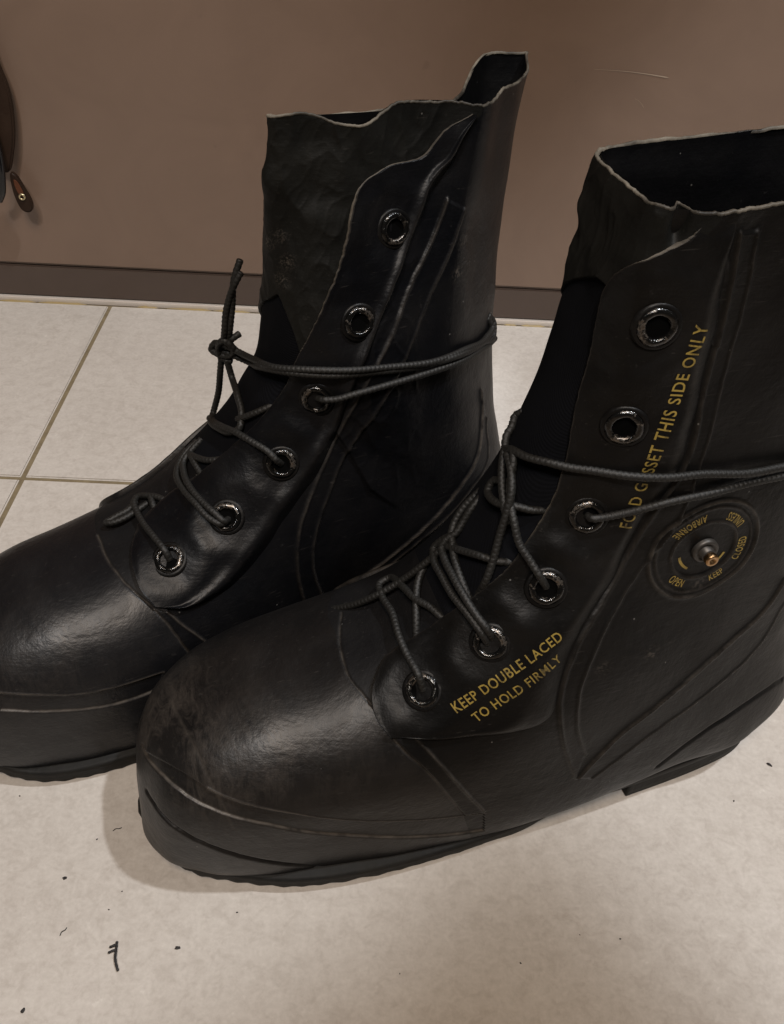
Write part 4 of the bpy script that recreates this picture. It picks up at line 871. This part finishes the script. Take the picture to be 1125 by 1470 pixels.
slab('tab_facing', smooth_loop(so([(-.2975,.1140),(-.2945,.1120),(-.2918,.1040),(-.2925,.1005),(-.2955,.1020),(-.2975,.108)])), -.0104, .0007, REDL, strap, .0003)
V, F = tube('strip', [(-.006,-.012,.004),(-.0035,-.014,-.020),(-.0040,-.016,-.040),(-.0075,-.015,-.056),(-.012,-.012,-.063)], .0028, BLK, strap, braid=0)
fast_mesh('black_strip', V, F, BLK, strap)
n = 28; prof = [(.0014, 0), (.0014, .0006), (.0020, .0010), (.0027, .0006), (.0028, 0)]
V = [(rr*cos(2*pi*k/n)+.0066, -.0112-z, rr*sin(2*pi*k/n)-.0595) for rr, z in prof for k in range(n)]
fast_mesh('ring', V, gridF(len(prof), n, True), simple("pale_brass", (.55, .47, .30), .35, .9), strap)

# ------------------------------------------------------------------ specks, lint and scratches
CRUMB = simple("dark_crumb", (.012, .010, .010), .7)
def crumb(x, y, size, ang, thin=.5, label=None):
    bm = bmesh.new(); bmesh.ops.create_icosphere(bm, subdivisions=2, radius=1)
    for v in bm.verts:
        v.co *= 1+.28*sin(v.co.x*3.1+x*900)*cos(v.co.y*4+y*700)
        v.co.x *= size; v.co.y *= size*thin; v.co.z *= size*.35
    me = bpy.data.meshes.new('crumb'); bm.to_mesh(me); bm.free(); me.materials.append(CRUMB)
    o = bpy.data.objects.new('crumb', me); C.objects.link(o); o.location = (x, y, size*.3); o.rotation_euler = (0, 0, ang)
    tag(o, label or "tiny dark crumb lying on the beige tile in front of the boots", "crumb", "dark crumbs on the floor tile")
crumb(.2122, .2934, .0015, -.7, .45, "dark crumb on the tile right of the front boot's heel")
crumb(-.0755, .1876, .0013, .1, .6, "dark crumb on the tile just right of the black fibre scrap")
crumb(-.1329, .1601, .0011, 1.2, .7, "dark crumb nearest the bottom left corner of the picture")
crumb(-.1319, .2172, .0010, .3, .8, "round dark crumb on the tile up and left of the black fibre scrap")
SPK = ["tiny dark speck on the tile below the rear boot's toe", "tiny dark speck left of the front boot's toe shadow", "tiny dark speck on the tile below the front boot's toe", "tiny dark speck just above the black fibre scrap",
 "dark speck at the bottom of the picture right of centre", "tiny speck on bright tile at lower right", "tiny speck on the tile just below the front boot's heel", "faintest speck in the brownish shade at lower right",
 "speck at the bottom edge below the fibre scrap", "speck on the tile between toe shadow and fibre scrap", "speck on the tile at bottom centre"]
for x, y, q in ((-.1651, .2583, .0006), (-.1224, .237, .0006), (-.0524, .2042, .0006), (-.1088, .2034, .0005), (.0721, .1862, .0006), (.1175, .1984, .0006), (.1875, .2709, .0007), (.0997, .1996, .0004),
                (-.0757, .152, .0005), (-.1050, .212, .0005), (.02, .180, .0004)):
    crumb(x, y, q*.8, rng.uniform(0, 3), .7, SPK.pop(0))
sc = root('fibre_scrap', (-.100, .183, .0006), 0)
tag(sc, "black forked fibre scrap lying on the tile at lower left", "fibre")
for L in ([(-.0018,.0064,0),(-.0012,.002,.0004),(-.0008,-.001,.0005),(.0004,-.004,.0003),(.0016,-.0062,0)], [(-.0044,.0036,0),(-.0030,.0040,.0006),(-.0012,.0050,.0003)], [(-.0044,.0012,0),(-.003,.0018,.0005),(-.001,.0026,.0003)]):
    V, F = tube('strand', L, .00055, CRUMB, sc, step=.0003, nr=8, braid=.1); fast_mesh('strand', V, F, CRUMB, sc)
for (x, y, a) in ((-.1142, .242, .3), (-.1255, .1925, .9)):
    o_ = root('hair', (x, y, .0003), a); tag(o_, "short curled dark hair on the tile near the front boot's toe" if a < .5 else "short faint hair on the tile left of the black fibre scrap", "hair")
    V, F = tube('strand', [(-.002,0,0),(-.0005,.0007,.0003),(.001,.0003,.0004),(.0022,.0008,0)], .00018, CRUMB, o_, step=.0002, nr=6, braid=0); fast_mesh('strand', V, F, CRUMB, o_)
# pale scratch on the wall panel
SCR = simple("pale_scratch", (.34, .27, .21), .5)
def scratch(x0, z0, x1, z1, w_):
    n = 24; Vv = []
    for i in range(n):
        t = i/(n-1); ww = w_*(.25+.75*t**2)*(1 if 0 < i < n-1 else .1)
        x = x0+(x1-x0)*t; z = z0+(z1-z0)*t+.0012*sin(3*t)
        Vv += [(x, -.0004, z-ww), (x, -.0004, z+ww)]
    o = mesh_obj('scratch', Vv, [(2*i, 2*i+2, 2*i+3, 2*i+1) for i in range(n-1)], SCR, wall); return o
scratch(.150, .2150, .2075, .2118, .0005); scratch(.185, .1960, .1935, .1895, .00025)
